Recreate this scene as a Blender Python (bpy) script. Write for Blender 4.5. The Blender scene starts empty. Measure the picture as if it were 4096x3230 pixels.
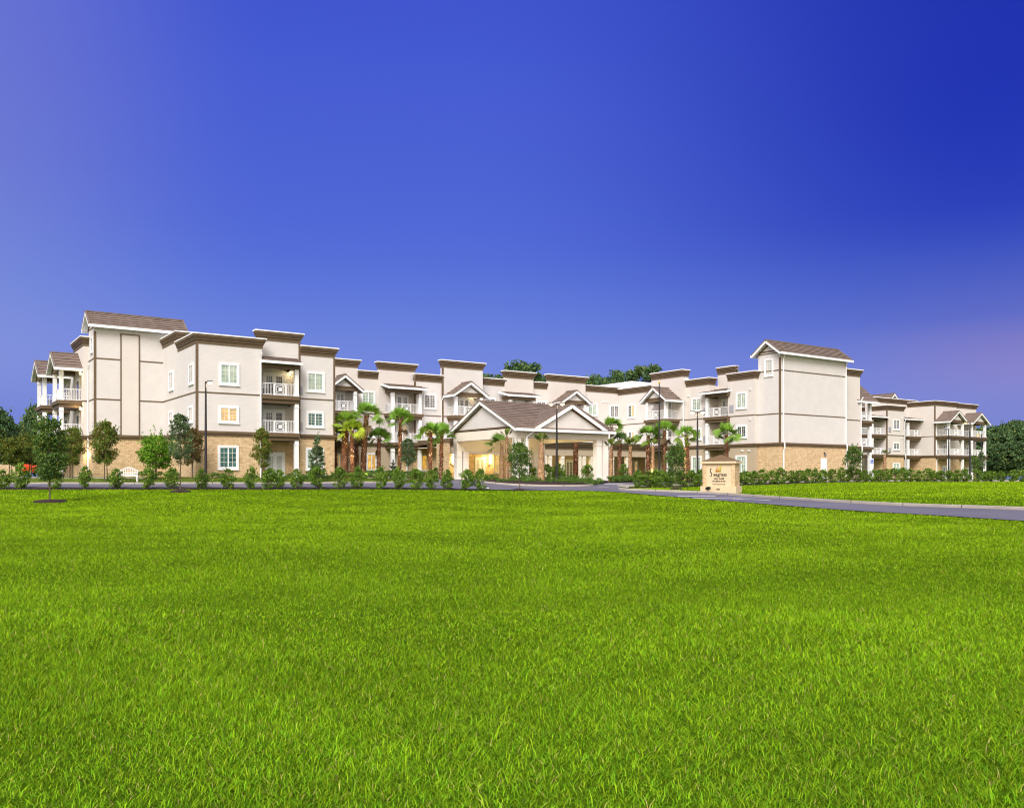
import bpy, math, random
import numpy as np
from mathutils import Vector, Matrix

R = math.radians
rng = np.random.default_rng(7)
random.seed(7)
SC = bpy.context.scene
COL = SC.collection

# ------------------------------------------------------------------ camera
FPX, CX, HY, EYE = 3516.0, 2048.0, 1915.0, 1.5      # focal length, centre column and horizon row of the 4096 x 3230 photograph
cam_d = bpy.data.cameras.new("camera")
cam = bpy.data.objects.new("camera", cam_d)
COL.objects.link(cam)
cam.location = (0, 0, EYE)
cam.rotation_euler = (R(90), 0, 0)
cam_d.sensor_width = 36.0
cam_d.lens = 36.0 * FPX / 4096.0
cam_d.shift_y = (HY - 1615.0) / 4096.0
cam_d.clip_start = 0.1
cam_d.clip_end = 6000
SC.camera = cam

# ------------------------------------------------------------------ exposure
SC.view_settings.view_transform = 'Standard'
SC.view_settings.look = 'None'
SC.view_settings.gamma = 1.0
SC.view_settings.exposure = 0.35
try:
    SC.view_settings.use_curve_mapping = False
except Exception:
    pass
SC.cycles.use_denoising = True
SC.cycles.filter_width = 1.1
SC.cycles.max_bounces = 6
SC.cycles.transparent_max_bounces = 8
SC.cycles.sample_clamp_indirect = 4.0

def lin(c):
    return tuple(((v / 255.0) / 12.92 if v / 255.0 <= 0.04045 else ((v / 255.0 + 0.055) / 1.055) ** 2.4) for v in c)

# ------------------------------------------------------------------ sky
SUN_EL, SUN_AZ = R(43), R(192)       # azimuth clockwise from +Y: behind the camera, a little to the left
W = bpy.data.worlds.new("World")
SC.world = W
W.use_nodes = True
nt = W.node_tree
nt.nodes.clear()
def wn(t, **k):
    n = nt.nodes.new(t)
    for a, b in k.items():
        setattr(n, a, b)
    return n
def wmath(op, a, b=None, c=None, clamp=False):
    n = wn('ShaderNodeMath', operation=op, use_clamp=clamp)
    for i, v in enumerate((a, b, c)):
        if v is None:
            continue
        if isinstance(v, (int, float)):
            n.inputs[i].default_value = v
        else:
            nt.links.new(v, n.inputs[i])
    return n.outputs[0]
tc = wn('ShaderNodeTexCoord')
sp = wn('ShaderNodeSeparateXYZ')
nt.links.new(tc.outputs['Generated'], sp.inputs[0])
dx, dy, dz = sp.outputs
el = wmath('DIVIDE', wmath('ARCSINE', wmath('MAXIMUM', dz, 0.0)), R(30), clamp=True)
az = wmath('ARCTAN2', dx, dy)
def wramp(stops):
    n = wn('ShaderNodeValToRGB')
    e = n.color_ramp
    e.interpolation = 'B_SPLINE'
    while len(e.elements) < len(stops):
        e.elements.new(0.5)
    for q, (p, c) in zip(e.elements, stops):
        q.position = p
        q.color = (*lin(c), 1)
    nt.links.new(el, n.inputs[0])
    return n.outputs[0]
def wmix(f, a, b):
    n = wn('ShaderNodeMix', data_type='RGBA')
    nt.links.new(f, n.inputs[0]); nt.links.new(a, n.inputs[6]); nt.links.new(b, n.inputs[7])
    return n.outputs[2]
skyL = wramp([(.05, (114, 130, 212)), (.15, (122, 138, 216)), (.22, (133, 147, 220)), (.30, (127, 144, 220)), (.39, (119, 139, 218)), (.55, (112, 125, 212)), (.70, (110, 120, 210)), (.86, (106, 117, 211)), (1, (104, 114, 211))])
skyC = wramp([(.0, (126, 142, 220)), (.22, (122, 141, 221)), (.36, (98, 125, 219)), (.49, (82, 106, 215)), (.64, (77, 100, 212)), (.82, (70, 92, 210)), (.95, (64, 85, 205))])
skyP = wramp([(.05, (122, 134, 210)), (.14, (125, 136, 211)), (.20, (138, 134, 205)), (.265, (123, 122, 199)), (.31, (98, 112, 200)), (.43, (58, 82, 193)), (.52, (43, 63, 186)), (.69, (33, 52, 178)), (.86, (34, 51, 174))])
skyR = wramp([(.05, (122, 136, 213)), (.14, (122, 138, 215)), (.20, (117, 133, 214)), (.265, (104, 122, 210)), (.31, (90, 109, 204)), (.43, (58, 82, 193)), (.52, (43, 63, 186)), (.69, (33, 52, 178)), (.86, (34, 51, 174))])
fL = wn('ShaderNodeMapRange', interpolation_type='SMOOTHSTEP')
nt.links.new(az, fL.inputs[0]); fL.inputs[1].default_value = R(-35); fL.inputs[2].default_value = R(-15)
fR = wn('ShaderNodeMapRange', interpolation_type='SMOOTHSTEP')
nt.links.new(az, fR.inputs[0]); fR.inputs[1].default_value = R(-4); fR.inputs[2].default_value = R(30)
fP = wn('ShaderNodeMapRange', interpolation_type='SMOOTHSTEP')
nt.links.new(az, fP.inputs[0]); fP.inputs[1].default_value = R(17); fP.inputs[2].default_value = R(31)
front = wmix(fR.outputs[0], wmix(fL.outputs[0], skyL, skyC), wmix(fP.outputs[0], skyR, skyP))
# the half of the sky behind the camera: the bright afterglow that lights the facades
nish = wn('ShaderNodeTexSky', sky_type='NISHITA')
nish.sun_disc = False
nish.sun_elevation = R(8)
nish.sun_rotation = SUN_AZ
nsc = wn('ShaderNodeVectorMath', operation='SCALE'); nsc.inputs['Scale'].default_value = 0.05
nt.links.new(nish.outputs[0], nsc.inputs[0])
glow = wn('ShaderNodeVectorMath', operation='ADD')
nt.links.new(nsc.outputs[0], glow.inputs[0]); glow.inputs[1].default_value = (1.22, 1.10, 1.02)
fB = wn('ShaderNodeMapRange', interpolation_type='SMOOTHSTEP')
nt.links.new(dy, fB.inputs[0]); fB.inputs[1].default_value = 0.45; fB.inputs[2].default_value = -0.55
wbg = wn('ShaderNodeBackground')
nt.links.new(wmix(fB.outputs[0], front, glow.outputs[0]), wbg.inputs[0])
wbg.inputs[1].default_value = 0.785
wout = wn('ShaderNodeOutputWorld')
nt.links.new(wbg.outputs[0], wout.inputs[0])

# ------------------------------------------------------------------ sun (broad, soft afterglow: no hard shadows in the photograph)
sd = bpy.data.lights.new("sun", 'SUN')
sd.energy = 3.75
sd.angle = R(32)
sd.color = (1.0, 0.95, 0.915)
sun = bpy.data.objects.new("sun", sd)
COL.objects.link(sun)
sdir = Vector((math.sin(SUN_AZ) * math.cos(SUN_EL), math.cos(SUN_AZ) * math.cos(SUN_EL), math.sin(SUN_EL)))
sun.rotation_euler = sdir.to_track_quat('Z', 'Y').to_euler()
sun.location = sdir * 200

# ------------------------------------------------------------------ materials
MAT = {}
class MN:
    """tiny helper round a material's node tree"""
    def __init__(s, name):
        s.m = bpy.data.materials.new(name); s.m.use_nodes = True
        s.t = s.m.node_tree
        s.b = s.t.nodes['Principled BSDF']
        MAT[name] = s.m
    def n(s, t, **k):
        q = s.t.nodes.new(t)
        for a, b in k.items():
            setattr(q, a, b)
        return q
    def l(s, a, b):
        s.t.links.new(a, b)
    def coord(s, kind='Object'):
        return s.n('ShaderNodeTexCoord').outputs[kind]
    def noise(s, scale, detail=3, vec=None, rough=.55):
        q = s.n('ShaderNodeTexNoise'); q.inputs['Scale'].default_value = scale
        q.inputs['Detail'].default_value = detail; q.inputs['Roughness'].default_value = rough
        s.l(vec if vec is not None else s.coord(), q.inputs['Vector'])
        return q.outputs['Fac']
    def ramp(s, fac, stops, interp='LINEAR'):
        q = s.n('ShaderNodeValToRGB'); e = q.color_ramp; e.interpolation = interp
        while len(e.elements) < len(stops):
            e.elements.new(.5)
        for a, (p, c) in zip(e.elements, stops):
            a.position = p; a.color = (*c, 1) if len(c) == 3 else c
        s.l(fac, q.inputs[0])
        return q.outputs[0]
    def math(s, op, a, b=None):
        q = s.n('ShaderNodeMath', operation=op)
        for i, v in enumerate((a, b)):
            if v is None: continue
            if isinstance(v, (int, float)): q.inputs[i].default_value = v
            else: s.l(v, q.inputs[i])
        return q.outputs[0]
    def mul(s, a, b, f=1.0):
        q = s.n('ShaderNodeMix', data_type='RGBA', blend_type='MULTIPLY'); q.inputs[0].default_value = f
        s.l(a, q.inputs[6]); s.l(b, q.inputs[7])
        return q.outputs[2]
    def base(s, c, rough=.7, spec=.3):
        if isinstance(c, tuple): s.b.inputs['Base Color'].default_value = (*c, 1)
        else: s.l(c, s.b.inputs['Base Color'])
        s.b.inputs['Roughness'].default_value = rough
        s.b.inputs['Specular IOR Level'].default_value = spec
    def bump(s, h, strength=.3, dist=.02):
        q = s.n('ShaderNodeBump'); q.inputs['Strength'].default_value = strength; q.inputs['Distance'].default_value = dist
        s.l(h, q.inputs['Height']); s.l(q.outputs[0], s.b.inputs['Normal'])

def var(c, k):
    return tuple(min(1, v * k) for v in c)

def m_plain(name, c, rough=.6, v=.08, scale=2.0, spec=.3, bump=0):
    q = MN(name)
    f = q.noise(scale, 4)
    q.base(q.ramp(f, [(.3, var(c, 1 - v)), (.7, var(c, 1 + v))]), rough, spec)
    if bump:
        q.bump(q.noise(scale * 12, 3), bump, .01)
    return q

m_plain('white_paint', (.76, .765, .77), .45, .03)
m_plain('brown_trim', (.125, .085, .048), .6, .10)
m_plain('stucco', (.59, .548, .512), .85, .03, .8, bump=.15)
m_plain('stucco_tan', (.42, .34, .245), .85, .04, .8, bump=.15)
m_plain('cream_panel', (.72, .66, .56), .7, .03, .8)
m_plain('column_paint', (.78, .74, .68), .55, .03)
m_plain('soffit', (.78, .71, .58), .8, .02)
m_plain('vent_grey', (.36, .36, .40), .5, .06, 6)
m_plain('pole_bronze', (.022, .020, .024), .45, .15, 3)
m_plain('concrete', (.36, .325, .28), .85, .10, 1.5, bump=.2)
m_plain('pavement', (.40, .37, .35), .85, .10, .7)
m_plain('mulch', (.028, .015, .014), .95, .4, 9, bump=.8)
m_plain('gold', (.70, .42, .10), .35, .05)
m_plain('fountain_stone', (.10, .105, .095), .8, .2, 6, bump=.3)
m_plain('black_plastic', (.012, .012, .013), .5, .1)
m_plain('fence_wood', (.48, .36, .22), .8, .15, 3)
m_plain('sign_face', (.60, .465, .305), .7, .03, 2)
m_plain('sign_roof', (.13, .082, .042), .8, .12, 6)
m_plain('letter_grey', (.05, .052, .035), .5, .05)
m_plain('letter_dark', (.02, .018, .015), .5, .05)
m_plain('emblem_orange', (.42, .19, .03), .5, .08)
m_plain('emblem_green', (.48, .42, .06), .5, .08)
m_plain('sign_blue', (.03, .09, .45), .5, .05)
m_plain('orange_paint', (.48, .055, .012), .4, .05)
m_plain('tyre_rubber', (.02, .02, .02), .8, .1)
m_plain('bark', (.10, .075, .055), .9, .3, 14, bump=.5)
m_plain('road_paint', (.70, .70, .68), .6, .10, 4)

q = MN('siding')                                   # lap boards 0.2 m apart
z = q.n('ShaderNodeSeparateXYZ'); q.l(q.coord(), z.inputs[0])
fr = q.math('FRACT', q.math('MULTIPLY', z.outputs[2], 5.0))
line = q.ramp(fr, [(0, (.87, .86, .85)), (.12, (1, 1, 1)), (1, (1, 1, 1))])  # shadow gap under each lap, darkened into the board colour
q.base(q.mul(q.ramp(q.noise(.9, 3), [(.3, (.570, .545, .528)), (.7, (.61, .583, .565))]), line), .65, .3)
q.bump(q.math('SUBTRACT', 1.0, fr), .3, .015)

q = MN('stone')                                    # stacked ledger stone
s3 = q.n('ShaderNodeSeparateXYZ'); q.l(q.coord(), s3.inputs[0])
cb = q.n('ShaderNodeCombineXYZ')
q.l(q.math('ADD', s3.outputs[0], s3.outputs[1]), cb.inputs[0]); q.l(s3.outputs[2], cb.inputs[1])
def brick(w, h, seedoff):
    bt = q.n('ShaderNodeTexBrick')
    mp = q.n('ShaderNodeMapping'); mp.inputs['Location'].default_value = (seedoff, seedoff * .37, 0)
    q.l(cb.outputs[0], mp.inputs['Vector']); q.l(mp.outputs[0], bt.inputs['Vector'])
    bt.inputs['Scale'].default_value = 1.0; bt.inputs['Brick Width'].default_value = w; bt.inputs['Row Height'].default_value = h
    bt.inputs['Mortar Size'].default_value = .010; bt.inputs['Mortar Smooth'].default_value = .3
    bt.inputs['Color1'].default_value = (.66, .50, .31, 1); bt.inputs['Color2'].default_value = (.46, .31, .165, 1)
    bt.inputs['Mortar'].default_value = (.26, .16, .08, 1); bt.inputs['Bias'].default_value = -.25
    bt.offset = .37
    return bt
b1, b2 = brick(.52, .085, 0), brick(.33, .17, 3.1)
mx = q.n('ShaderNodeMix', data_type='RGBA'); mx.inputs[0].default_value = .45
q.l(b1.outputs[0], mx.inputs[6]); q.l(b2.outputs[0], mx.inputs[7])
nz = q.ramp(q.noise(3.5, 5, cb.outputs[0], .7), [(.28, (.76, .73, .70)), (.5, (1.02, 1.02, 1.02)), (.7, (1.16, 1.16, 1.16))])
st = q.n('ShaderNodeMapping'); st.inputs['Scale'].default_value = (1.5, 13, 1); q.l(cb.outputs[0], st.inputs['Vector'])
dash = q.ramp(q.noise(1.0, 3, st.outputs[0], .6), [(.34, (.62, .58, .53)), (.43, (1, 1, 1)), (.62, (1.0, 1.0, 1.0)), (.72, (1.15, 1.14, 1.12))])
q.base(q.mul(q.mul(mx.outputs[2], nz), dash), .85, .2)
q.bump(q.noise(14, 4, cb.outputs[0]), .5, .03)

q = MN('roof_tile')
q.base(q.mul(q.ramp(q.noise(1.4, 3), [(.3, (.165, .125, .102)), (.7, (.23, .176, .146))]),
             q.ramp(q.noise(9, 4, rough=.8), [(.3, (.62, .62, .62)), (.7, (1.15, 1.15, 1.15))])), .85, .2)
q.bump(q.noise(18, 3), .6, .03)

def m_glass(name, c, c2, rough=.12):
    q = MN(name)
    q.base(q.ramp(q.noise(1.7, 3), [(.35, c), (.65, c2)]), rough, .5)
    return q
m_glass('pane_curtain', (.22, .33, .27), (.42, .50, .43), .25)
m_glass('pane_dark', (.012, .03, .035), (.04, .075, .075))
m_glass('pane_grey', (.10, .10, .13), (.26, .26, .27))
m_glass('pane_teal', (.02, .075, .08), (.07, .17, .155))
m_glass('pane_blind', (.40, .42, .41), (.55, .56, .53), .3)

def m_emit(name, c, strength, c2=None, s2=None, scale=1.5):
    q = MN(name)
    q.base((.3, .2, .1), .2)
    if c2:
        q.l(q.ramp(q.noise(scale, 4), [(.38, c2), (.62, c)]), q.b.inputs['Emission Color'])
    else:
        q.b.inputs['Emission Color'].default_value = (*c, 1)
    q.b.inputs['Emission Strength'].default_value = strength
    return q
m_emit('pane_lit', (1.0, .60, .08), .66, (.34, .15, .02), scale=1.6)
m_emit('pane_warm', (.85, .58, .22), .55, (.45, .30, .12), scale=1.6)
m_emit('lamp_glow', (1.0, .72, .34), 2.6)
m_emit('lamp_amber', (1.0, .48, .12), 1.3)
m_emit('bulb_white', (1.0, .80, .45), 3.0)

q = MN('asphalt')
q.base(q.mul(q.ramp(q.noise(.25, 4), [(.3, (.105, .10, .125)), (.7, (.15, .145, .17))]),
             q.ramp(q.noise(26, 3), [(.3, (.75, .75, .75)), (.7, (1.2, 1.2, 1.2))])), .8, .3)
q.bump(q.noise(60, 2), .4, .01)

q = MN('lawn_soil')
q.base(q.mul(q.ramp(q.noise(.12, 4), [(.3, (.045, .095, .005)), (.7, (.080, .150, .006))]),
             q.ramp(q.noise(5, 5, rough=.8), [(.3, (.55, .55, .5)), (.7, (1.25, 1.25, 1.2))])), .95, .0)
q.bump(q.noise(9, 4), .8, .06)

def m_leaf(name, trans=.25, rough=.55):
    q = MN(name)
    a = q.n('ShaderNodeAttribute'); a.attribute_name = 'tint'
    q.base(a.outputs['Color'], rough, .25)
    tr = q.n('ShaderNodeBsdfTranslucent'); q.l(a.outputs['Color'], tr.inputs[0])
    ms = q.n('ShaderNodeMixShader'); ms.inputs[0].default_value = trans
    out = q.t.nodes['Material Output']
    q.l(q.b.outputs[0], ms.inputs[1]); q.l(tr.outputs[0], ms.inputs[2]); q.l(ms.outputs[0], out.inputs[0])
    return q
m_leaf('leaf', .22)
m_leaf('grass_blade', .24, .6)
MAT['grass_blade'].node_tree.nodes['Principled BSDF'].inputs['Specular IOR Level'].default_value = .03
MAT['leaf'].node_tree.nodes['Principled BSDF'].inputs['Specular IOR Level'].default_value = .15
q = MN('palm_bark')
a = q.n('ShaderNodeAttribute'); a.attribute_name = 'tint'
q.base(q.mul(a.outputs['Color'], q.ramp(q.noise(16, 4, rough=.7), [(.3, (.6, .6, .6)), (.7, (1.4, 1.4, 1.4))])), .9, .1)
q.bump(q.noise(22, 3), .6, .04)

# ------------------------------------------------------------------ mesh and object helpers
class MB:
    """collects shapes; build() links them as ONE mesh object"""
    def __init__(s, off=(0, 0, 0)):
        s.v, s.f, s.m, s.off, s.c = [], [], [], off, None
    def add(s, vs, fs, m=0):
        b = len(s.v)
        s.v += [tuple(p) for p in vs]
        for f in fs:
            s.f.append([b + i for i in f]); s.m.append(m)
    def box(s, x0, x1, y0, y1, z0, z1, m=0, skip=''):
        x0, x1 = min(x0, x1), max(x0, x1); y0, y1 = min(y0, y1), max(y0, y1); z0, z1 = min(z0, z1), max(z0, z1)
        vs = [(x0, y0, z0), (x1, y0, z0), (x1, y1, z0), (x0, y1, z0), (x0, y0, z1), (x1, y0, z1), (x1, y1, z1), (x0, y1, z1)]
        fs = [(0, 1, 5, 4), (1, 2, 6, 5), (2, 3, 7, 6), (3, 0, 4, 7)]
        if 'b' not in skip: fs.append((3, 2, 1, 0))
        if 't' not in skip: fs.append((4, 5, 6, 7))
        s.add(vs, fs, m)
    def tube(s, pts, rad, n=8, m=0, cap=True):
        """swept round tube through pts with a radius per point"""
        pts = [Vector(p) for p in pts]
        if isinstance(rad, (int, float)): rad = [rad] * len(pts)
        rings = []
        for i, p in enumerate(pts):
            d = (pts[min(i + 1, len(pts) - 1)] - pts[max(i - 1, 0)]).normalized()
            a = d.orthogonal().normalized() if i == 0 else (a - d * a.dot(d)).normalized()
            b = d.cross(a)
            rings.append([p + (a * math.cos(t) + b * math.sin(t)) * rad[i] for t in [2 * math.pi * k / n for k in range(n)]])
        vs = [p for r in rings for p in r]
        fs = [(i * n + k, i * n + (k + 1) % n, (i + 1) * n + (k + 1) % n, (i + 1) * n + k) for i in range(len(rings) - 1) for k in range(n)]
        if cap:
            fs.append(tuple(reversed(range(n)))); fs.append(tuple(range((len(rings) - 1) * n, len(rings) * n)))
        s.add(vs, fs, m)
    def lathe(s, prof, n=20, m=0, c=(0, 0)):
        vs = [(c[0] + r * math.cos(2 * math.pi * k / n), c[1] + r * math.sin(2 * math.pi * k / n), z) for r, z in prof for k in range(n)]
        fs = [(i * n + k, i * n + (k + 1) % n, (i + 1) * n + (k + 1) % n, (i + 1) * n + k) for i in range(len(prof) - 1) for k in range(n)]
        s.add(vs, fs, m)
    def bar(s, p, q, w, h, m=0, up=(0, 0, 1)):
        """box-section bar from p to q"""
        p, q = Vector(p), Vector(q)
        d = (q - p).normalized(); a = d.cross(Vector(up))
        if a.length < 1e-4: a = Vector((1, 0, 0))
        a.normalize(); b = a.cross(d)
        a *= w / 2; b *= h / 2
        s.add([p - a - b, p + a - b, p + a + b, p - a + b, q - a - b, q + a - b, q + a + b, q - a + b],
              [(0, 1, 5, 4), (1, 2, 6, 5), (2, 3, 7, 6), (3, 0, 4, 7), (3, 2, 1, 0), (4, 5, 6, 7)], m)
    def mesh(s, name, mats):
        me = bpy.data.meshes.new(name)
        o = s.off
        me.from_pydata([(p[0] - o[0], p[1] - o[1], p[2] - o[2]) for p in s.v], [], s.f)
        for k in mats: me.materials.append(MAT[k])
        if len(mats) > 1: me.polygons.foreach_set('material_index', s.m)
        me.update()
        return me
    def build(s, name, mats, parent=None):
        if isinstance(mats, str): mats = [mats]
        return link(name, s.mesh(name, mats), parent)

def link(name, data, parent=None, loc=None):
    o = bpy.data.objects.new(name, data)
    COL.objects.link(o)
    if parent: o.parent = parent
    if loc is not None: o.location = loc
    return o

def tag(o, label, cat, group=None, kind=None):
    o['label'] = label; o['category'] = cat
    if group: o['group'] = group
    if kind: o['kind'] = kind
    return o

def thing(name, label, cat, loc, rz=0, group=None):
    o = link(name, None, None, loc)
    o.empty_display_size = .3
    o.rotation_euler = (0, 0, rz)
    return tag(o, label, cat, group)

def structure(o):
    o['kind'] = 'structure'
    return o

def np_mesh(name, verts, tris, mats, tint=None):
    """mesh of triangles from numpy arrays, with an optional per-vertex colour attribute"""
    me = bpy.data.meshes.new(name)
    nv, nf = len(verts), len(tris)
    me.vertices.add(nv); me.vertices.foreach_set('co', np.ascontiguousarray(verts, dtype=np.float32).ravel())
    me.loops.add(nf * 3); me.loops.foreach_set('vertex_index', np.ascontiguousarray(tris, dtype=np.int32).ravel())
    me.polygons.add(nf); me.polygons.foreach_set('loop_start', np.arange(0, nf * 3, 3, dtype=np.int32))
    me.update(calc_edges=True)
    if tint is not None:
        at = me.attributes.new('tint', 'FLOAT_COLOR', 'POINT')
        at.data.foreach_set('color', np.ascontiguousarray(np.c_[tint, np.ones(nv)], dtype=np.float32).ravel())
    for k in mats: me.materials.append(MAT[k])
    return me

def copy_thing(root, loc, rz, scale=1.0, label=None, cat=None):
    r = root.copy(); COL.objects.link(r)
    r.location = loc; r.rotation_euler = (0, 0, rz)
    r.scale = (scale,) * 3 if isinstance(scale, (int, float)) else scale
    if label: r['label'] = label
    if cat: r['category'] = cat
    for ch in list(root.children):
        c = ch.copy(); COL.objects.link(c); c.parent = r
        for g in list(ch.children):
            d = g.copy(); COL.objects.link(d); d.parent = c
    return r

# ------------------------------------------------------------------ terrain: height from surveyed points (photo column, photo row, distance)
def at(px, d):
    return (px - CX) / FPX * d, d
ctrl = []
def cp(px, py, d):
    x, y = at(px, d); ctrl.append((x, y, EYE - (py - HY) * d / FPX))
for yy in (-20, 0, 10, 20, 30):
    for xx in (-40, -20, 0, 14, 26):
        if not (xx > 20 and yy > 15): ctrl.append((xx, yy, 0.0))
for xx in (-45, -25, -8, 6): ctrl.append((xx, 39, 0.02))
cp(200, 2008, 48); cp(718, 1966, 57); cp(-600, 2000, 50)
for x in (-600, -200, 100, 400, 800, 1200, 1600): cp(x, 1957, 60)
cp(2048, 1962, 61); cp(2400, 1966, 61)
for x in (-600, 0, 500, 1000, 1500): cp(x, 1940, 64.5)
for x in (-400, 300, 900): cp(x, 1919, 69)
for p in ((786, 1909, 72), (1338, 1909, 79), (500, 1908, 77), (200, 1905, 86), (1050, 1909, 75), (-300, 1906, 90)): cp(*p)
cp(1700, 1940, 67); cp(1900, 1938, 70)
cp(2050, 1946, 70); cp(2226, 1940, 74); cp(2360, 1945, 73); cp(1950, 1935, 73)
cp(2497, 1960, 62); cp(2890, 1981, 55.5); cp(3400, 2011, 44); cp(4096, 2040, 36); cp(4096, 2090, 31); cp(3400, 2043, 39); cp(2700, 1988, 52)
cp(2890, 1967, 58)
for p in ((2553, 1950, 72), (2800, 1943, 74), (2981, 1940, 77), (3166, 1932, 82), (3364, 1928, 88), (3700, 1926, 95), (4000, 1926, 100), (4400, 1926, 104)): cp(*p)
for xx, yy in ((-16, 86), (-10, 90), (0, 86), (4, 82), (12, 88), (20, 100), (30, 96), (40, 105), (0, 110), (30, 130), (60, 135), (75, 140),
               (100, 160), (-100, 150), (0, 160), (120, 120), (-100, 80), (50, 170)):
    ctrl.append((xx, yy, 1.46))
for xx, yy in ((-300, 300), (300, 300), (0, 320), (-300, 100), (300, 100), (60, 0), (-90, 0), (60, 30), (-90, 40)):
    ctrl.append((xx, yy, 1.3 if yy > 60 else .15))
CT = np.array(ctrl)
def rbf_k(r):
    return np.sqrt(r * r + 16.0)
_D = np.hypot(CT[:, None, 0] - CT[None, :, 0], CT[:, None, 1] - CT[None, :, 1])
_A = np.zeros((len(CT) + 1,) * 2)
_A[:-1, :-1] = rbf_k(_D) + np.eye(len(CT)) * -.6
_A[-1, :-1] = 1; _A[:-1, -1] = 1
_w = np.linalg.solve(_A, np.r_[CT[:, 2], 0])
def T(x, y):
    """terrain height"""
    x = np.clip(np.atleast_1d(np.asarray(x, float)), -320, 320); y = np.clip(np.atleast_1d(np.asarray(y, float)), -30, 330)
    out = np.empty(len(x))
    for i in range(0, len(x), 20000):
        r = np.hypot(x[i:i + 20000, None] - CT[None, :, 0], y[i:i + 20000, None] - CT[None, :, 1])
        out[i:i + 20000] = rbf_k(r) @ _w[:-1] + _w[-1]
    return np.clip(out, -.05, 1.75)
def T1(x, y):
    return float(T(x, y)[0])
def ground(px, d):
    x, y = at(px, d)
    return (x, y, T1(x, y))
def hit(px, py):
    """the ground point seen at a photo pixel"""
    ys = np.arange(3.5, 130, .25)
    xs = (px - CX) / FPX * ys
    f = (EYE - (py - HY) * ys / FPX) - T(xs, ys)
    i = np.argmax(f < 0)
    if f[i] >= 0: return ground(px, 120)
    y = ys[i - 1] + .25 * f[i - 1] / (f[i - 1] - f[i])
    return ground(px, y)

def axis(lo, hi, step, far):
    a = list(np.arange(lo, hi + step / 2, step))
    s = step
    while a[-1] < far: s *= 1.5; a.append(a[-1] + s)
    s = step
    while a[0] > -far: s *= 1.5; a.insert(0, a[0] - s)
    return np.array(a)
gx, gy = axis(-80, 110, .8, 3000), axis(-10, 160, .8, 3000)
GX, GY = np.meshgrid(gx, gy)
GZ = T(GX.ravel(), GY.ravel())
nx, ny = len(gx), len(gy)
idx = np.arange(nx * ny).reshape(ny, nx)
a, b, c, d = idx[:-1, :-1].ravel(), idx[:-1, 1:].ravel(), idx[1:, 1:].ravel(), idx[1:, :-1].ravel()
me = np_mesh('ground', np.c_[GX.ravel(), GY.ravel(), GZ], np.r_[np.c_[a, b, c], np.c_[a, c, d]], ['lawn_soil'])
structure(link('ground', me))

def resample(poly, n):
    P = np.array(poly, float)
    s = np.r_[0, np.cumsum(np.hypot(*np.diff(P, axis=0).T))]
    # smooth (Catmull-Rom) through the points
    t = np.linspace(0, s[-1], n)
    if len(P) < 4:
        return np.c_[np.interp(t, s, P[:, 0]), np.interp(t, s, P[:, 1])]
    out = []
    for q in t:
        i = min(max(np.searchsorted(s, q) - 1, 0), len(P) - 2)
        u = (q - s[i]) / (s[i + 1] - s[i])
        p0, p1, p2, p3 = P[max(i - 1, 0)], P[i], P[i + 1], P[min(i + 2, len(P) - 1)]
        out.append(.5 * (2 * p1 + (p2 - p0) * u + (2 * p0 - 5 * p1 + 4 * p2 - p3) * u * u + (3 * p1 - p0 - 3 * p2 + p3) * u ** 3))
    return np.array(out)

def strip(name, A, B, off, mat, n=80, m=10):
    """sheet laid on the terrain between two polylines"""
    A, B = resample(A, n), resample(B, n)
    t = np.linspace(0, 1, m)
    P = A[:, None, :] * (1 - t)[None, :, None] + B[:, None, :] * t[None, :, None]
    x, y = P[..., 0].ravel(), P[..., 1].ravel()
    z = T(x, y) + off
    ii = np.arange(n * m).reshape(n, m)
    a, b, c, d = ii[:-1, :-1].ravel(), ii[:-1, 1:].ravel(), ii[1:, 1:].ravel(), ii[1:, :-1].ravel()
    f = np.r_[np.c_[a, b, c], np.c_[a, c, d]]
    v = np.c_[x, y, z]
    if np.cross(v[f[0, 1]] - v[f[0, 0]], v[f[0, 2]] - v[f[0, 0]])[2] < 0: f = f[:, ::-1]
    return structure(link(name, np_mesh(name, v, f, [mat])))

def kerb(poly, n=80, w=.28, h=.15, name='kerb', closed=False, mat='concrete'):
    """raised concrete kerb following the terrain"""
    P = resample(poly, n)
    tn = np.gradient(P, axis=0); tn /= np.linalg.norm(tn, axis=1)[:, None]
    nn = np.c_[-tn[:, 1], tn[:, 0]] * w / 2
    z = T(P[:, 0], P[:, 1])
    ring = [np.c_[P + nn, z - .1], np.c_[P + nn, z + h - .02], np.c_[P + nn * .8, z + h], np.c_[P - nn * .8, z + h], np.c_[P - nn, z + h - .02], np.c_[P - nn, z - .1]]
    V = np.stack(ring, 1).reshape(-1, 3)
    mb = MB()
    fs = [(i * 6 + k, i * 6 + k + 1, (i + 1) * 6 + k + 1, (i + 1) * 6 + k) for i in range(n - 1) for k in range(5)]
    fs += [tuple(range(6)), tuple(range((n - 1) * 6 + 5, (n - 1) * 6 - 1, -1))]
    mb.add(V, fs)
    L = np.r_[0, np.cumsum(np.hypot(*np.diff(P, axis=0).T))]
    for q in np.arange(1.5, L[-1], 3.0):                                # control joints
        i = min(int(np.searchsorted(L, q)), n - 1)
        c = Vector((P[i][0], P[i][1], z[i])); e = Vector((nn[i][0], nn[i][1], 0)) * 1.02
        mb.bar(c - e + Vector((0, 0, h / 2)), c + e + Vector((0, 0, h / 2)), .035, h + .006, 1)
    return structure(mb.build(name, [mat, 'mulch']))

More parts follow.
